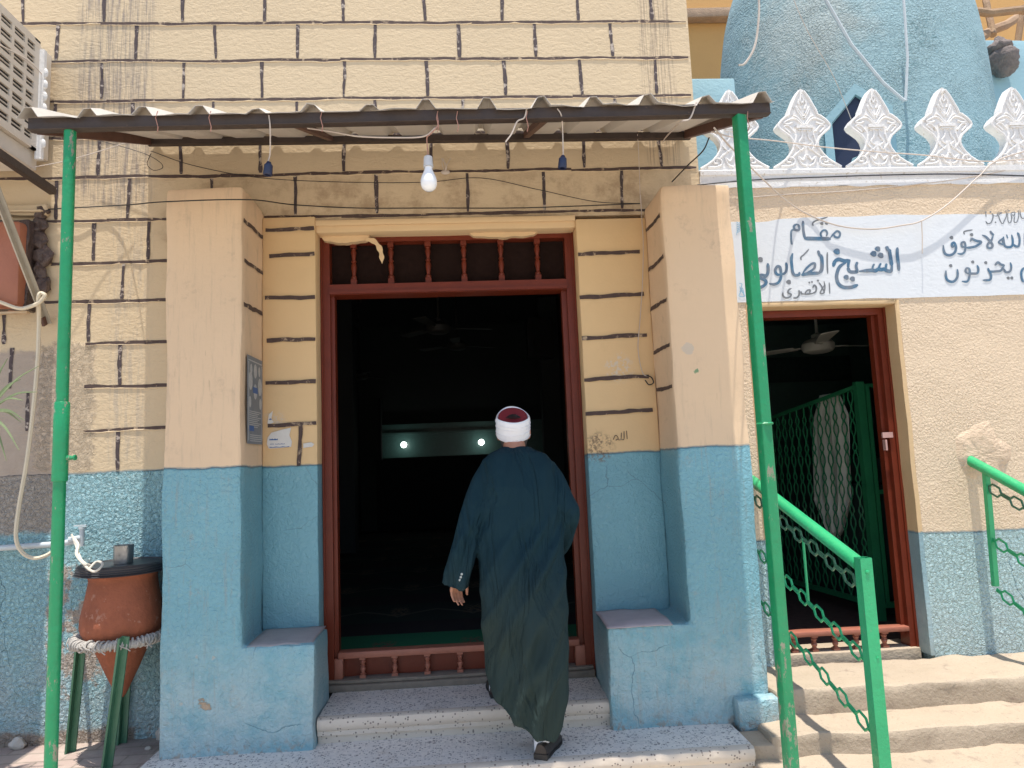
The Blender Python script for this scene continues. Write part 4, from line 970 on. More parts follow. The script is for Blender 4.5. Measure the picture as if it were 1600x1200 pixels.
# ================================================================== LEFT SIDE: air conditioner, bracket, panel, hose, pipe, plant
AX = -2.55
ac = empty('air_conditioner', (AX - .35, -.5, 3.45)); tag(ac, 'cream louvred air conditioner mounted on the wall at upper left', 'air conditioner')
aY0 = atx(-60, 20, AX).y; aY1 = -.19; aZ0 = at(62, 236, -.19).z; aZ1 = at(55, 66, -.19).z
aY0 = -1.02
q = MB(); q.box(AX - .7, AX - .02, aY0, aY1 + .15, aZ0, aZ1); q.build('casing', ACW, ac, rough=(.01, .2, .002, 3))
# louvred side: frame strips with dark slots between
q = MB(); q.box(AX - .018, AX - .012, aY0 + .02, aY1 - .02, aZ0 + .02, aZ1 - .02); q.build('vent_cavity', ACD, ac)
q = MB(); NR = 8; zz0, zz1 = aZ0 + .03, aZ1 - .03; hrow = (zz1 - zz0) / NR
ys = [aY0 + .01]; 
while ys[-1] < aY1 - .03: ys.append(ys[-1] + .115)
for i in range(NR + 1): z = zz0 + i * hrow; q.box(AX - .012, AX, aY0, aY1, z - hrow * .21, z + hrow * .21)
for i in range(NR):
    z = zz0 + i * hrow
    for y in ys: q.box(AX - .0115, AX - .001, y - .012, y + .012, z + hrow * .2, z + hrow * .8)
    for y in ys[:-1]: q.box(AX - .0125, AX - .005, y + .012, y + .103, z + hrow * .47, z + hrow * .54)
q.box(AX - .02, AX - .0005, aY1 - .05, aY1, aZ0, aZ1); q.box(AX - .02, AX - .0005, aY0, aY1, aZ0, aZ0 + .035); q.box(AX - .02, AX - .0005, aY0, aY1, aZ1 - .035, aZ1)
q.build('side_grille', ACW, ac)
q = MB(); q.box(AX - .01, AX + .028, aY1 - .005, aY1 + .02, aZ0 - .05, aZ1 - .05)
for i in range(7): q.ball((AX + .03, aY1 + .008, aZ0 + .05 + i * .075), (.016, .012, .03), 10, 8)
q.build('back_flange', WHITEP, ac, smooth=True)
q = MB(); q.box(AX - .68, AX - .03, aY0 + .02, aY1 + .05, aZ0 - .10, aZ0 - .004); q.build('base_tray', ACW, ac)
q = MB(); a0 = atx(0, 30, AX + .01); q.tube(spline([atx(-20, 60, AX + .012), atx(40, 92, AX + .012), atx(62, 112, AX + .014), atx(72, 125, AX + .02)]), .0035, 6); q.build('tie_cord', CABLEW, ac)
br = empty('wall_bracket', (AX, -.4, 2.4)); tag(br, 'triangular metal angle bracket carrying the air conditioner', 'bracket')
zbk = at(85, 300, -.03).z; q = MB()
q.bar((AX, -.02, zbk + .01), (AX, -1.0, zbk + .035), .04, .045); q.build('arm', STEEL, br)
q = MB(); q.bar((AX - .6, -.02, zbk + .01), (AX - .6, -1.0, zbk + .035), .04, .045); q.build('arm', STEEL, br)
e0 = atx(72, 505, AX - .005); e1 = atx(0, 318, AX - .005); e0 = Vector((AX - .005, min(-.012, e0.y), e0.z)); dd = (e1 - e0)
q = MB(); q.bar(e0, e0 + dd * 1.30, .008, .055); q.bar(e0 + Vector((.012, .012, .0)), e0 + dd * 1.30 + Vector((.012, .012, .0)), .03, .006); q.build('brace', BRKT, br)
q = MB(); q.bar(e0 + Vector((-.002, 0, -.01)), e0 + dd * .06, .014, .058); q.build('rusty_end', STEELR, br)
# terracotta coloured panel box set in the broken wall
pb = empty('panel_box', at(15, 480, -.12)); tag(pb, 'rust red box set into the broken wall below the air conditioner', 'box')
p0, p1 = at(-80, 483, -.14), at(36, 345, -.14)
q = MB(); q.box(p0.x, p1.x, -.16, .05, p0.z, p1.z); q.build('casing', WOODB, pb, rough=(.035, .2, .004, 3))
q = MB(); q.box(p0.x, at(46, 420, -.08).x, -.10, .02, p0.z - .004, p1.z + .02); q.build('surround', FOIL, pb, rough=(.01, .06, .014, 9))
q = MB(); q.bar(at(-60, 492, -.17), at(44, 488, -.17), .03, .012); q.build('sill', plain('pale_wood', (.5, .36, .22), .7, var=.3), pb)
# ledge mouldings and rags round the opening
q = MB(); l0, l1 = at(-90, 346, -.02), at(77, 318, -.02); q.box(l0.x, l1.x, -.05, -.001, l0.z + .02, l1.z - .01); q.box(l0.x, l1.x - .01, -.075, -.05, l1.z - .07, l1.z - .055)
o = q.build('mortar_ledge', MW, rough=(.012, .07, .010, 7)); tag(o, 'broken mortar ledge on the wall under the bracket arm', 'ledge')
rag = MB()
for (px, py, r) in ((62, 375, .05), (66, 400, .055), (62, 425, .05), (68, 445, .045), (63, 352, .045), (66, 332, .04)): rag.ball(at(px, py, -.03), (r, .03, r * 1.2), 22, 16)
for i, v in enumerate(rag.v): rag.v[i] = v + Vector((mnoise.noise(v * 22), mnoise.noise(v * 22 + Vector((5, 0, 0))), mnoise.noise(v * 22 + Vector((0, 7, 0))))) * .025
tag(rag.build('stuffed_rag', FOIL, smooth=True, angle=30), 'crumpled brown plastic stuffed into the broken wall beside the rust red box', 'rag')
cable([(-30, 463), (0, 472), (30, 482), (50, 478), (62, 472), (70, 462), (64, 458), (60, 466), (61, 500), (59, 560), (52, 640), (42, 720), (30, 790), (25, 838), (34, 862), (52, 872), (72, 868), (92, 855)], [-.2] * 8 + [-.13] * 6 + [-.12, -.11, -.1, -.07], .0115, HOSE, 'cream drain hose hanging from the bracket and curling to the wall pipe', 'drain_hose')
pp = empty('water_pipe', at(0, 855, -.06)); tag(pp, 'horizontal grey water pipe with a small tap low on the left wall', 'pipe')
q = MB(); q.tube([at(-150, 866, -.05), at(20, 855, -.05), at(92, 850, -.05), at(126, 844, -.05)], .017, 12); q.build('tube', PVC, pp, smooth=True)
q = MB(); t = at(128, 840, -.06); q.lathe([(.014, -.05), (.014, .05), (.02, .05), (.02, .062), (0, .062)], t, 12); q.bar(t + Vector((-.04, -.01, .07)), t + Vector((.03, -.01, .07)), .012, .008); q.tube([t, t + Vector((-.07, 0, -.01))], .019, 10); q.build('tap', PVC, pp, smooth=True)
# spiky plant
pl = empty('spiky_plant', (-3.15, -.75, 0)); tag(pl, 'spiky plant whose narrow leaves reach in at the left edge', 'plant')
q = MB(); hub = at(-22, 645, -.6); q.tube([Vector((hub.x - .1, hub.y, 0)), Vector((hub.x - .05, hub.y, .8)), hub], [.035, .03, .02], 9); q.build('stem', plain('plant_stem', (.2, .14, .08), .9), pl)
for tip in ((60, 572), (33, 592), (58, 612), (36, 625), (33, 660), (30, 704), (12, 560), (-60, 560), (-90, 640), (-70, 720), (10, 720), (-30, 540), (38, 657)):
    t = at(tip[0], tip[1], -.6 + random.uniform(-.1, .12)); sp = spline([hub, hub.lerp(t, .55) + Vector((0, 0, .035)), t], 6); n = len(sp)
    q = MB(); nv = Vector((random.uniform(-.3, .3), -1, random.uniform(.2, .6))).normalized()
    q.ribbon(sp, [.014 * (1 - (i / (n - 1)) ** 2) + .0015 for i in range(n)], nrm=nv); o = q.build('leaf', LEAF, pl); o.modifiers.new('thickness', 'SOLIDIFY').thickness = .002

# ------------------------------------------------------------------ clay water jar on its stand
JC = at(192, 960, -.24); JC = Vector((JC.x, -.24, 0))
jz = lambda py: at(192, py, -.24).z
jar = empty('clay_water_jar', JC + Vector((0, 0, jz(1088)))); tag(jar, 'pointed terracotta water jar with black lid standing beside the left pilaster', 'water jar')
pr = [(.0, jz(1090)), (.02, jz(1086)), (.05, jz(1068)), (.085, jz(1045)), (.12, jz(1020)), (.155, jz(1000)), (.195, jz(985)), (.208, jz(972)), (.203, jz(955)), (.188, jz(935)), (.176, jz(915)), (.170, jz(902)), (.178, jz(896)), (.180, jz(890)), (.165, jz(888)), (.15, jz(900)), (0, jz(905))]
pr = [(max(0, v.x), v.z) for v in spline([(r, 0, z) for r, z in pr[:13]], 4)] + pr[13:]
q = MB(); q.lathe(pr, (JC.x, JC.y, 0), 44); q.build('body', CLAY, jar, smooth=True, angle=70)
q = MB(); z = jz(893); q.lathe([(0, z), (.232, z), (.244, z + .004), (.234, z + .010), (.238, z + .016), (.231, z + .022), (.234, z + .028), (.228, z + .034), (.230, z + .040), (.222, z + .050), (.21, z + .052), (.205, z + .046), (0, z + .049)], (JC.x, JC.y, 0), 48); q.build('lid', BLACKP, jar, smooth=True, angle=50)
cup = MB(); cp = Vector((at(197, 878, -.24).x, -.27, z + .049)); cup.lathe([(0, 0), (.046, 0), (.050, .03), (.051, .095), (.053, .10), (.049, .10), (.047, .02), (0, .02)], cp, 28)
tag(cup.build('metal_cup', METAL, smooth=True, angle=50), 'steel drinking cup standing on the black jar lid', 'cup')
st = empty('jar_stand', JC); tag(st, 'green metal jar stand with cord-wrapped ring and splayed legs', 'stand')
rz = jz(994) ; RRr = .225
q = MB(); ring = [(JC.x + RRr * math.cos(a), JC.y + RRr * math.sin(a), rz) for a in [i * 2 * math.pi / 40 for i in range(40)]]; q.tube(ring, .014, 8, True); q.build('ring', GREEND, st)
q = MB(); n = 800; wp = []
for i in range(n):
    a = i / n * 2 * math.pi; c_ = a * 61 + 3.2 * mnoise.noise(Vector((a * 5, 0, 1))); rr = .024 + .010 * mnoise.noise(Vector((a * 8, 2, 1)))
    wp.append((JC.x + (RRr + rr * math.cos(c_)) * math.cos(a), JC.y + (RRr + rr * math.cos(c_)) * math.sin(a), rz + rr * 1.05 * math.sin(c_)))
q.tube(wp, .0058, 5, True); q.tube([(JC.x + RRr * math.cos(a), JC.y + RRr * math.sin(a), rz + .006 * math.sin(9 * a)) for a in [i * 2 * math.pi / 60 for i in range(60)]], .021, 8, True)
for k in range(26):
    a = random.uniform(0, 2 * math.pi); s0 = Vector((JC.x + (RRr + .026) * math.cos(a), JC.y + (RRr + .026) * math.sin(a), rz)); a2 = a + random.uniform(-.3, .3)
    s1 = Vector((JC.x + (RRr + .034) * math.cos(a2), JC.y + (RRr + .034) * math.sin(a2), rz - random.uniform(.0, .03)))
    q.tube(spline([s0 + Vector((0, 0, .025)), s0.lerp(s1, .5) + Vector((0, -.012, .01)), s1, s1 + Vector((random.uniform(-.02, .02), 0, -.012))], 4), .003, 5)
q.build('cord_wrapping', ROPE, st, smooth=True)
for tp, bt in ((at(189, 996, -.472), Vector((at(162, 1190, -.40).x, -.40, 0))), (at(122, 1005, -.18), Vector((at(106, 1150, -.14).x, -.14, 0))), (at(196, 1005, -.03), Vector((at(186, 1150, -.06).x, -.06, 0))), (at(262, 1005, -.2), Vector((at(262, 1140, -.17).x, -.17, 0)))):
    q = MB(); q.bar(tp, bt, .042, .010, up=(1, 0, 0)); q.bar(tp + Vector((.018, .016, 0)), bt + Vector((.018, .016, 0)), .010, .036, up=(1, 0, 0)); q.build('leg', GREEND, st)
q = MB(); q.tube(spline(poly([(112, 835), (118, 850), (124, 868), (133, 884), (146, 893), (156, 888), (160, 880), (150, 878), (138, 890)], [-.08, -.12, -.3, -.48, -.5, -.5, -.46, -.42, -.49])), .006, 6); q.tube(spline(poly([(116, 842), (122, 852), (120, 866), (131, 880), (140, 884)], [-.08, -.16, -.34, -.48, -.46])), .009, 6)
tag(q.build('tie_cord', plain('cream_cord', (.62, .57, .48), .8), smooth=True), 'cream cord tying the jar lid to the tap', 'cord')

# ================================================================== HANDRAILS
def zig(a, b, up, amp, per, flip, r, mb):
    "flat-topped zigzag bar from a to b in the plane of the rail"
    a = Vector(a); b = Vector(b); L = (b - a).length; d = (b - a) / L; n = max(2, int(L / per)); pts = []
    for i in range(n):
        for t, h in ((0, 0), (.16, 0), (.34, 1), (.66, 1), (.84, 0)): pts.append(a + d * (L * (i + t) / n) + Vector(up) * amp * (h if flip else -h))
    pts.append(b); mb.tube(pts, r, 6)
def rail(X, y0, z0, y1, z1, px_post, label, wall_post=False, post=True, cut=None):
    root = empty('handrail', (X, y0, -.1)); a = Vector((X, y0, z0)); b_ = Vector((X, y1, z1)); d = (b_ - a).normalized(); up = Vector((0, -d.z, d.y)); up = up if up.z > 0 else -up
    q = MB(); q.tube([a, b_], .032, 20); q.build('rail', GREENL, root, smooth=True)
    if post:
        q = MB(); h = .027; t = .004; zt_ = z1 + .035
        ring = [(-h, -h), (h, -h), (h, h), (-h, h)]; yy = y1 - .03
        for (x0, x1, ya, yb) in ((-h, h, -h, -h + t), (-h, h, h - t, h), (-h, -h + t, -h + t, h - t), (h - t, h, -h + t, h - t)): q.box(X + x0, X + x1, yy + ya, yy + yb, -.15, zt_)
        q.lathe([(.009, 0), (.009, .004), (.004, .006), (0, .006)], (X, yy - h, zt_ - .06), 10, Matrix.Rotation(R(90), 3, 'X')); q.lathe([(.006, 0), (.006, .003), (0, .004)], (X + .01, yy - h, zt_ - .43), 8, Matrix.Rotation(R(90), 3, 'X'))
        q.build('post', GREENL, root)
    if wall_post:
        q = MB(); q.bar((X, y0 - .13, z0 - .05), (X, y0 - .10, .62), .03, .03, up=(0, 1, 0)); q.build('post', GREENL, root)
    drop = Vector((0, 0, 1)); ye = y1 + .0
    e = b_ - d * .02
    for k, (off, col) in enumerate(((.10, GREEND), (.43, GREENL), (.74, GREENL))):
        q = MB(); a2 = a - drop * off; b2 = e - drop * off
        if cut: a2 = a2 + d * cut
        for f in (0, 1): zig(a2 - up * (.012 if f else 0), b2 - up * (.012 if f else 0), up, .036, .165, bool(f), .0068, q)
        q.build('lattice_bar', GREENL if k else GREEND, root, smooth=True)
    q = MB(); mid = a.lerp(e, .55); q.tube([mid - drop * .10, mid - drop * .44], .0075, 6); q.build('lattice_rod', GREENL, root)
    tag(root, label, 'handrail')
    return root
rail(1.735, -.01, 1.325, -1.175, .975, None, 'green handrail with zigzag lattice and square end post in front of the shrine door')
rail(3.178, -.0, 1.39, -1.25, .87, None, 'green handrail fixed to the cream wall right of the shrine door', True, cut=.12)
# patched plaster round the wall end of the right handrail
q = MB(); c = at(1530, 705, 0); NA = 40; vs = [c + Vector((.0, -.006, -.02))]
for rr, dp in ((.08, -.012), (.15, -.016), (.20, .002)):
    for i in range(NA):
        a = i / NA * 2 * math.pi; r = rr * (1 + .5 * mnoise.noise(Vector((math.cos(a) * 1.6, math.sin(a) * 1.6, 4))) + .12 * mnoise.noise(Vector((math.cos(a) * 6, math.sin(a) * 6, rr * 9))))
        vs.append(c + Vector((r * math.cos(a) * .85, dp - .008 * mnoise.noise(Vector((a * 4, rr * 20, 1))) if dp < 0 else dp, r * math.sin(a))))
fs = [(0, 1 + i, 1 + (i + 1) % NA) for i in range(NA)] + [(1 + k * NA + i, 1 + (k + 1) * NA + i, 1 + (k + 1) * NA + (i + 1) % NA, 1 + k * NA + (i + 1) % NA) for k in range(2) for i in range(NA)]
q.add(vs, fs); tag(q.build('plaster_patch', wall_mat('patching_plaster', None, (.66, .50, .35), cb=.018), smooth=True, angle=60), 'rough plaster patch where the right handrail enters the wall', 'plaster patch')

# ================================================================== PAPERS
po = MB(); X = -1.2555; za, zb_ = 2.15, 1.67
def pan(mb, y0, y1, z0, z1, off): mb.add([(X + off, y0, z0), (X + off, y1, z0), (X + off, y1, z1), (X + off, y0, z1)], [(0, 1, 2, 3)])
ps = empty('poster', (X, -.2, za - .5)); q = MB(); q.box(X - .002, X, -.362, -.085, 1.662, 2.165); q.build('paper', POST, ps)
q = MB()
for y0, y1, z0, z1 in ((-.35, -.335, 1.68, 2.13), (-.105, -.095, 1.68, 2.13), (-.35, -.10, 2.135, 2.142)): pan(q, y0, y1, z0, z1, .001)
for cy, cz, r in ((-.31, 2.02, .035), (-.14, 2.0, .035), (-.225, 1.965, .03), (-.225, 2.085, .028), (-.30, 2.09, .02), (-.15, 2.09, .02), (-.32, 1.90, .022), (-.13, 1.90, .022)):
    q.add([(X + .0012 + .0001 * (cz * 40 % 3), cy + r * math.cos(a), cz + 1.5 * r * math.sin(a)) for a in [i * .3927 for i in range(16)]], [tuple(range(16))])
for i in range(9): pan(q, -.33, -.12 - .03 * (i % 3), 1.845 - i * .011, 1.850 - i * .011, .001)
for i in range(4): pan(q, -.32, -.11, 1.71 - i * .011, 1.715 - i * .011, .001)
q.build('print', PWHT, ps); q = MB(); pan(q, -.27, -.18, 1.955, 1.99, .0016); pan(q, -.335, -.25, 1.735, 1.765, .0016); q.build('print', PBLUE, ps)
tag(ps, 'faded tall poster stuck on the inner side of the left pilaster', 'poster')
def scrap(pts, Y, mat, name, label, lines=(), up=False):
    o = MB(); pp = [at(x, y, Y) for x, y in pts]; o.prism(pp, (0, .0012, 0)); root = tag(o.build(name, mat), label, 'sticker')
    if lines:
        q = MB()
        for x0, x1, y, h in lines:
            a, c = at(x0, y, Y - .0008), at(x1, y - (x1 - x0) * .03, Y - .0008); q.ribbon([a.lerp(c, i / 6) + Vector((0, 0, .001 * (-1) ** i)) for i in range(7)], [h * (1 + .3 * (-1) ** i) for i in range(7)])
        q.build('print', PBLUE, root)
scrap([(418, 684), (424, 676), (442, 671), (455, 668), (452, 680), (456, 690), (455, 698), (436, 700), (420, 701), (417, 694)], -.0365, PAPER, 'torn_sticker', 'torn white printed sticker on the left jamb above the blue paint', ((421, 434, 687, .008), (422, 428, 694, .003), (430, 445, 694, .003), (421, 452, 699, .004)))
scrap([(418, 662), (420, 648), (426, 642), (424, 655), (428, 660), (423, 662)], -.0365, PAPER, 'paper_scrap', 'small torn paper scrap high above the printed sticker on the left jamb', ((421, 424, 655, .008),))
scrap([(474, 700), (474, 693), (486, 691), (491, 694), (488, 698), (480, 699)], -.0365, PAPER, 'paper_scrap', 'small torn white scrap on the left jamb beside the door frame')
# peeled strip of paint hanging over the transom
sp = spline(poly([(572, 374), (584, 377), (592, 386), (596, 398), (597, 412)], .045), 5); n = len(sp); q = MB(); q.ribbon(sp, [.030 * (1 - .25 * math.sin(i)) * (1 if i < n - 4 else (n - 1 - i + .3) / 4) for i in range(n)])
o = q.build('peeled_paint_strip', LINT); o.modifiers.new('thickness', 'SOLIDIFY').thickness = .003; tag(o, 'peeled strip of cream paint dangling over the door transom', 'paint strip')
# card on the right bench, wash on the left one
def sheet_on(x0, x1, y0, y1, z, mat, label, lift):
    NX, NYy = 14, 12; vs = []
    for j in range(NYy + 1):
        for i in range(NX + 1):
            u, v = i / NX, j / NYy; x = x0 + (x1 - x0) * u; y = y0 + (y1 - y0) * v + .012 * mnoise.noise(Vector((u * 4, v * 2, x0)))
            vs.append((x, y, z + .004 + lift * max(0, mnoise.noise(Vector((u * 2.5, v * 2.5, x0 * 3)))) - (.01 * (1 - v) ** 6)))
    q = MB(); q.add(vs, [(j * (NX + 1) + i, j * (NX + 1) + i + 1, (j + 1) * (NX + 1) + i + 1, (j + 1) * (NX + 1) + i) for j in range(NYy) for i in range(NX)])
    o = q.build('cardboard_sheet', mat, smooth=True, angle=60); o.modifiers.new('thickness', 'SOLIDIFY').thickness = .004; tag(o, label, 'cardboard')
sheet_on(.695, 1.06, -.425, -.05, .582, CARD, 'dusty pink cardboard sheet lying on the right bench', .015)
sheet_on(-1.245, -.90, -.40, -.05, .582, plain('dusty_grey_card', (.40, .36, .35), .85, var=.2), 'thin dusty sheet lying on the left bench', .006)
# scratched word on the right jamb
q = MB(); dep[0] = 0
for pts in ([(958, 687), (962, 680), (966, 685), (962, 688)], [(966, 687), (970, 687), (971, 676)], [(971, 687), (975, 686), (975, 674)], [(979, 673), (980, 686)]):
    q.tube(spline([at(x, y, -.0345) for x, y in pts], 4), .0022, 5)
tag(q.build('scratched_word', JOINT), 'short word scratched in dark pencil on the right jamb', 'graffiti')
q = MB(); p = at(696, 269, -.01); q.ball(p, (.03, .012, .016), 12, 8)
for i in range(5): q.tube(spline([p, p + Vector((random.uniform(-.02, .02), -.03, .03)), p + Vector((random.uniform(-.04, .04), -.03, .08))], 4), .002, 5)
tag(q.build('wire_stub', CABLEW), 'tuft of cut wires poking from the wall behind the bulb', 'wires')

# ================================================================== PERSON (seen from behind, stepping up)
def fuse(mb, voxel, smooth_it=6, sub=0):
    "merge overlapping volumes into one continuous skin"
    me = bpy.data.meshes.new('tmp'); me.from_pydata(mb.v, [], mb.f); bm = bmesh.new(); bm.from_mesh(me); bmesh.ops.recalc_face_normals(bm, faces=bm.faces[:]); bm.to_mesh(me); bm.free()
    o = bpy.data.objects.new('tmp', me); COL.objects.link(o)
    md = o.modifiers.new('r', 'REMESH'); md.mode = 'VOXEL'; md.voxel_size = voxel
    if smooth_it: s_ = o.modifiers.new('s', 'SMOOTH'); s_.iterations = smooth_it; s_.factor = .5
    dg = bpy.context.evaluated_depsgraph_get(); ev = o.evaluated_get(dg); m2 = ev.to_mesh()
    r = MB(); r.v = [v.co.copy() for v in m2.vertices]; r.f = [tuple(p.vertices) for p in m2.polygons]; r.mi = [0] * len(r.f)
    ev.to_mesh_clear(); bpy.data.objects.remove(o); bpy.data.meshes.remove(me); return r
def limb(mb, pts, rs, k=14):
    mb.tube(pts, rs, k)
    for p, r in zip(pts, rs): mb.ball(p, r if not isinstance(r, tuple) else (r[0], r[0], r[1]), 12, 8)
V = Vector
# --- landmarks
neck = at(804, 700, -.56); headc = at(802, 668, -.50); shL = at(774, 752, -.575); shR = at(846, 754, -.575)
elL = at(736, 830, -.65); wrL = at(717, 897, -.635); elR = at(886, 806, -.62); wrR = at(868, 842, -.30)
hip = at(815, 880, -.60); hipL = hip + V((-.09, .02, -.04)); hipR = hip + V((.09, -.02, -.04))
heelR = atz(846, 1186, .04); footR = heelR + V((.0, .04, .0)); heelL = atz(776, 1090, .175); 
knR = V((hipR.x - .02, -.62, .50)); ankR = V((heelR.x + .01, heelR.y + .055, .115)); knL = V((hipL.x - .03, -.36, .66)); ankL = V((heelL.x, heelL.y + .05, .25))
B_ = MB()
limb(B_, [hip, hip + V((0, .02, .22)), neck + V((0, -.01, -.14)), neck + V((0, 0, -.05))], [.115, .105, .12, .075])
limb(B_, [shL, neck + V((0, 0, -.10)), shR], [.045, .065, .045])
limb(B_, [neck + V((0, -.02, -.09)), neck + V((0, .02, .02)), headc + V((0, .01, -.02))], [.062, .060, .062])
B_.ball(headc + V((0, .0, -.045)), (.076, .092, .075), 20, 16); B_.ball(headc + V((0, .055, -.055)), (.058, .055, .06), 16, 12)
B_.ball(headc + V((0, .105, -.035)), (.013, .02, .022), 10, 8); B_.ball(headc + V((0, .095, -.075)), (.024, .012, .008), 10, 8); B_.ball(headc + V((0, .092, -.092)), (.022, .012, .008), 10, 8); B_.ball(headc + V((0, .088, -.115)), (.026, .02, .015), 10, 8)
B_.ball(headc + V((0, .088, .01)), (.05, .014, .01), 10, 8)
for s in (-1, 1): B_.ball(headc + V((s * .083, .0, -.035)), (.011, .022, .034), 12, 10); B_.ball(headc + V((s * .089, -.008, -.03)), (.007, .012, .024), 10, 8)
for s, a, e, wv in ((-1, shL, elL, wrL), (1, shR, elR, wrR)): limb(B_, [a, a.lerp(e, .5), e, e.lerp(wv, .5), wv], [.05, .044, .038, .034, .026])
for h, k_, a in ((hipL, knL, ankL), (hipR, knR, ankR)): limb(B_, [h, h.lerp(k_, .5), k_, k_.lerp(a, .35), a], [.085, .07, .05, .048, .034])
limb(B_, [ankR, ankR + V((.06, .13, -.05))], [.034, .03]); limb(B_, [ankL, ankL + V((0, .14, -.045))], [.034, .03])
def hand(mb, wr, d, back, thumb, L=.185, curl=(.5, .6, .7, .8)):
    "palm, four bent fingers and a thumb; d: wrist-to-knuckle direction, back: direction of the hand's back, thumb: side of the thumb"
    d = d.normalized(); th = (thumb - d * thumb.dot(d)).normalized(); bk = th.cross(d); bk = bk if bk.dot(back) > 0 else -bk
    pl = L * .50
    for i, s in enumerate((.030, .011, -.010, -.029)):
        k0 = wr + d * (pl * (1. if i in (1, 2) else .93)) + th * s
        limb(mb, [wr + d * .012 + th * s * .55, wr + d * pl * .55 + th * s * .9, k0], [.0135, .0135, .0105], 10)
        Ls = (.072, .08, .074, .058)[i]; c = curl[i]; p = k0; dr = d
        for seg, (fl, r) in enumerate(((.46, .0088), (.30, .0078), (.24, .0066))):
            dr = (dr * math.cos(c * (.75 if seg == 0 else .6)) - bk * math.sin(c * (.75 if seg == 0 else .6))).normalized()
            q_ = p + dr * Ls * fl; limb(mb, [p, q_], [r, r * .9], 10); p = q_
    b0 = wr + d * .02 + th * .026; b1 = b0 + (d * .7 + th * .5 - bk * .35).normalized() * .04; b2 = b1 + (d * .9 + th * .12 - bk * .35).normalized() * .032; b3 = b2 + (d * .95 - bk * .3).normalized() * .024
    limb(mb, [b0, b1, b2, b3], [.0135, .0115, .0095, .0075], 10)
hd = (at(711, 922, -.625) - wrL)
hand(B_, wrL, V((hd.x * .8, .02, hd.z)), V((-.8, -.25, .1)), V((.75, .55, .1)), curl=(.75, .85, .8, .7))
hand(B_, wrR, V((-.25, .9, .15)), V((.8, .2, .4)), V((-.3, .2, .9)), curl=(.6, .7, .8, .9))
body = fuse(B_, .0055, 2)
person = body.build('person', SKIN, None, origin=(heelR.x, heelR.y, .04), smooth=True, angle=180)
tag(person, 'man in long dark teal robe and white turban stepping up to the doorway', 'person')
# hair low on the back of the head
q = MB(); 
for j in range(9):
    for i in range(25):
        a = R(180 + 12 + i * 156 / 24); zz = -.012 - j * .0115
        rx, ry = .073 * math.sqrt(max(.05, 1 - (zz / .165) ** 2)) + .004, .091 * math.sqrt(max(.05, 1 - (zz / .15) ** 2)) + .004
        q.v.append(headc + V((rx * math.cos(a), ry * math.sin(a), zz)))
q.f = [(j * 25 + i, j * 25 + i + 1, (j + 1) * 25 + i + 1, (j + 1) * 25 + i) for j in range(8) for i in range(24)]; q.mi = [0] * len(q.f)
o = q.build('hair', HAIR, person, smooth=True, angle=180); o.modifiers.new('thickness', 'SOLIDIFY').thickness = -.006
for s in (-1, 1):
    q = MB(); q.ball(headc + V((s * .031, .0925, -.008)), (.012, .008, .008), 12, 10); q.build('eye', plain('eye', (.12, .08, .06), .2), person, smooth=True)

# --- robe: trunk and skirt as one loft following the measured outline, then the sleeves, fused to one cloth
rows = [  # left x, left y, right x, right y (picture), half depth, Y of the middle
    (785, 698, 829, 698, .062, -.545), (779, 702, 834, 702, .075, -.55), (766, 708, 851, 708, .095, -.56), (754, 718, 859, 717, .112, -.565), (747, 733, 868, 733, .128, -.575), (746, 760, 875, 760, .145, -.59),
    (746, 800, 880, 799, .150, -.60), (746, 840, 881, 838, .155, -.605), (746, 870, 881, 867, .165, -.615), (749, 905, 884, 902, .178, -.625), (752, 950, 887, 948, .182, -.63), (755, 1000, 889, 998, .180, -.635),
    (757, 1030, 888, 1048, .175, -.64), (758, 1050, 884, 1090, .165, -.645), (761, 1064, 876, 1132, .150, -.65), (766, 1073, 867, 1153, .138, -.655)]
K = 56; q = MB(); vs = []
for li, (xl, yl, xr, yr, dp, Yc) in enumerate(rows):
    a = at(xl, yl, Yc); c = at(xr, yr, Yc); mid = (a + c) / 2; hw = (c - a) / 2
    for j in range(K):
        th = 2 * math.pi * j / K; cx, sy = math.cos(th), math.sin(th); e = .82
        cx2 = math.copysign(abs(cx) ** e, cx); sy2 = math.copysign(abs(sy) ** e, sy)
        low = sstep(9, 15, li)
        p = mid + hw * cx2 + V((0, dp * sy2, 0))
        p += V((0, 0, -.035 * low * max(0, -sy) - .01 * low * math.sin(3 * th)))
        vs.append(p)
n = len(rows); q.add(vs, [(i * K + j, i * K + (j + 1) % K, (i + 1) * K + (j + 1) % K, (i + 1) * K + j) for i in range(n - 1) for j in range(K)] + [tuple(range(K))[::-1], tuple(range((n - 1) * K, n * K))])
def sleeve(pts, rad):
    P = spline(pts, 5); m_ = len(P); rs = []
    for i in range(m_):
        t = i / (m_ - 1) * (len(rad) - 1); k0 = min(int(t), len(rad) - 2); f_ = t - k0
        rs.append(tuple(rad[k0][d] * (1 - f_) + rad[k0 + 1][d] * f_ for d in (0, 1)))
    return P, rs
# left sleeve hangs straight with a wide cuff
P, rs = sleeve([at(772, 730, -.575), at(757, 760, -.60), at(740, 805, -.645), at(727, 850, -.665), at(718, 885, -.655), at(712, 914, -.64)],
               [(.055, .072), (.062, .080), (.058, .074), (.058, .068), (.064, .066), (.071, .068)]); q.tube(P, rs, 22)
P2, rs2 = sleeve([at(848, 733, -.575), at(862, 755, -.60), at(876, 782, -.64), at(887, 804, -.64), at(878, 830, -.50), at(868, 850, -.34)],
                 [(.055, .075), (.060, .080), (.060, .072), (.058, .066), (.060, .070), (.066, .076)]); q.tube(P2, rs2, 22)
robe = fuse(q, .0075, 4)
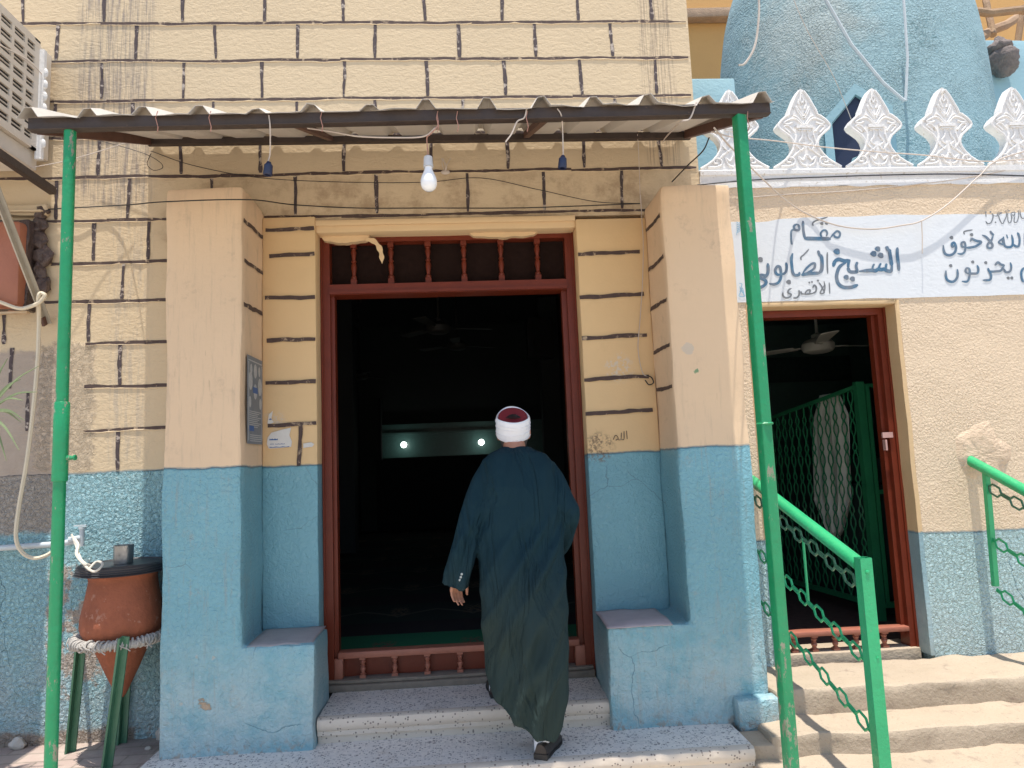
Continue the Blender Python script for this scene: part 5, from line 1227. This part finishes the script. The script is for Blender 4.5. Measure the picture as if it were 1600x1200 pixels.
# drapery: long soft folds pulled from the right hip down to the left, vertical gathers under the shoulder blades
bm = bmesh.new(); me = bpy.data.meshes.new('t'); me.from_pydata(robe.v, [], robe.f); bm.from_mesh(me); bm.normal_update()
px_of = lambda v: ((v - CAM).dot(RIGHT) / (v - CAM).dot(FWD) * FPX + 800, (v - CAM).dot(DOWN) / (v - CAM).dot(FWD) * FPX + 600)
for v in bm.verts:
    p = v.co; nn = v.normal; amp = 0
    trunk = sstep(-.02, .05, p.x - at(745, 800, -.6).x) * sstep(.0, .05, at(884, 800, -.6).x - p.x)
    zt = p.z
    # diagonal folds below the waist
    u = (p.x - .2) * .80 + (zt - 1.0) * -.50
    wv = u + .035 * mnoise.noise(V((p.x * 3, p.y * 3, zt * 2.2)))
    k1 = sstep(1.30, 1.10, zt) * sstep(.15, .45, zt)
    f1 = math.sin(wv * 62) * .5 + .5; f1 = f1 ** 1.7
    amp += k1 * .030 * (f1 - .4) * (.45 + .9 * max(0, mnoise.noise(V((p.x * 4 + 3, p.y * 4, zt * 2.6))) + .35))
    u2 = (p.x - .2) * .95 + (zt - .6) * -.22
    amp += sstep(.9, .6, zt) * .016 * math.sin(u2 * 48 + 2.2 * mnoise.noise(V((p.x * 3, p.y * 2, zt))))
    # upper back: shallow slanting drags and the hollow of the spine
    amp += trunk * sstep(1.10, 1.25, zt) * 0.0045 * math.sin((p.x * .92 - zt * .30) * 52 + 2.5 * mnoise.noise(V((p.x * 4, 2, zt * 3))))
    # sleeve wrinkles at the bends
    slv = sstep(.04, -.02, p.x - at(752, 850, -.6).x)
    amp += slv * .0022 * math.sin((zt * .9 + p.x * .7) * 60 + 3 * mnoise.noise(p * 6)) * sstep(1.5, 1.35, zt)
    amp += .002 * mnoise.noise(p * 16)
    fac = max(0., -nn.y) ** .7      # folds fade where the cloth turns away at the sides
    v.co = p + nn * amp * (.15 + .85 * fac)
robe.v = [v.co.copy() for v in bm.verts]; bm.free()
rb = robe.build('robe', ROBE, person, smooth=True, angle=180)
# seams down the shoulder blades and sleeve head, small cuff buttons
q = MB()
for i in range(3):
    c = at(721.5 - i * 1.5, 897 + i * 4.6, -.708); q.lathe([(.0, .004), (.006, .003), (.0065, 0), (.0, -.002)], c, 12, Matrix.Rotation(R(90), 3, 'X'))
q.build('cuff_button', plain('grey_button', (.35, .38, .36), .35), rb, smooth=True)
# --- turban: wound white cloth round a crimson cap, tipped back
tc = at(801.5, 667, -.52); rot = Matrix.Rotation(R(23), 3, 'X')
tb = empty('turban', tc); tb.parent = person; tb.location = tc - Vector(person['_o']); tb['_o'] = tuple(tc)
q = MB(); KK = 64
prof = [(.080, -.052), (.0885, -.056), (.0915, -.050), (.0925, -.03), (.0938, .0), (.0945, .03), (.0945, .046), (.0925, .056), (.0875, .060), (.083, .055), (.081, .04), (.080, .0), (.080, -.052)]
vs = []
for r, h in prof:
    for j in range(KK):
        a = 2 * math.pi * j / KK; c, s = math.cos(a), math.sin(a)
        hh = h + (.026 * max(0, s) ** 1.6 * (1 if h > .02 else 0)) + .0015 * math.sin(3 * a + h * 40); rr = r * (1 + .006 * math.sin(5 * a + h * 60))
        vs.append(tc + rot @ V((rr * .99 * c, rr * 1.10 * s, hh)))
m_ = len(prof); q.add(vs, [(i * KK + j, i * KK + (j + 1) % KK, (i + 1) * KK + (j + 1) % KK, (i + 1) * KK + j) for i in range(m_ - 1) for j in range(KK)])
for k in range(4):   # edges of the wound layers
    q.tube([tc + rot @ V(((.0945 + .0006 * k) * math.cos(a) * .99, (.0945 + .0006 * k) * 1.10 * math.sin(a), -.04 + k * .024 + .006 * math.sin(a + k * 1.7))) for a in [i * 2 * math.pi / 48 for i in range(48)]], .0016, 5, True)
q.build('turban_wrap', TURB, tb, smooth=True, angle=60)
q = MB(); vs = []
prof2 = [(.0805, -.05), (.0805, .02), (.081, .050), (.078, .060), (.05, .066), (.0, .068)]
for r, h in prof2:
    for j in range(KK):
        a = 2 * math.pi * j / KK; vs.append(tc + rot @ V((r * math.cos(a), r * 1.1 * math.sin(a), h + .022 * math.sin(a) * (1 if h > .03 else 0) * min(1, r / .07))))
m_ = len(prof2); q.add(vs, [(i * KK + j, i * KK + (j + 1) % KK, (i + 1) * KK + (j + 1) % KK, (i + 1) * KK + j) for i in range(m_ - 1) for j in range(KK)]); q.build('crimson_cap', FEZ, tb, smooth=True, angle=60)
q = MB(); top = tc + rot @ V((0, 0, .068))
for i in range(12):
    a = R(-90 + (i - 5.5) * 9); q.tube(spline([top, top + rot @ V((.02 * math.cos(a), .02 * math.sin(a), .007)), top + rot @ V((.052 * math.cos(a), .055 * math.sin(a), -.002))], 3), .0022, 5)
q.ball(top, .007, 8, 6); q.build('tassel', CABLE, tb, smooth=True)
# --- shoes and socks
def shoe(heel, d, L):
    d = V((d[0], d[1], 0)).normalized(); s_ = V((d.y, -d.x, 0)); q = MB(); z0 = heel.z
    sec = [(-.01, .030, .070), (.02, .036, .074), (.06, .037, .072), (.11, .038, .066), (.16, .046, .054), (.21, .047, .044), (.25, .038, .036), (.28, .018, .024)]
    vs = []; k = 16
    for t, w2, h in sec:
        c = heel + d * (t * L / .28)
        for j in range(k):
            a = 2 * math.pi * j / k; x = math.cos(a); y = math.sin(a); y2 = max(-.55, y) if y < 0 else y
            vs.append(c + s_ * w2 * math.copysign(abs(x) ** .75, x) + V((0, 0, z0 * 0 + .022 + (h - .022) * max(0, y) + (.021 * y2 / .55 if y < 0 else 0))))
    n = len(sec); q.add(vs, [(i * k + j, i * k + (j + 1) % k, (i + 1) * k + (j + 1) % k, (i + 1) * k + j) for i in range(n - 1) for j in range(k)] + [tuple(range(k))[::-1], tuple(range((n - 1) * k, n * k))])
    o = q.build('shoe', SHOE, person, smooth=True, angle=50)
    q = MB(); q.prism([heel + d * (t * L / .28) + s_ * w2 * 1.05 * sg for sg in (1, -1) for t, w2, h in (sec if sg > 0 else sec[::-1])], (0, 0, .012)); q.prism([heel + d * t + s_ * .035 * sg + V((0, 0, .0)) for sg, t in ((1, -.014), (1, .07), (-1, .07), (-1, -.014))], (0, 0, .026)); q.build('sole', CABLE, o)
shoe(V((heelR.x, heelR.y, .040)), (.40, .92), .265); shoe(V((heelL.x, heelL.y, .176)), (-.05, 1), .265)
for ank, up in ((ankR, V((.0, .03, .10))), (ankL, V((0, .04, .10)))):
    q = MB(); q.tube([ank + V((0, -.0, -.05)), ank, ank + up * .6, ank + up], [.040, .039, .040, .043], 18); q.build('sock', SOCK, person, smooth=True)

for o in bpy.data.objects:
    if '_o' in o: del o['_o']
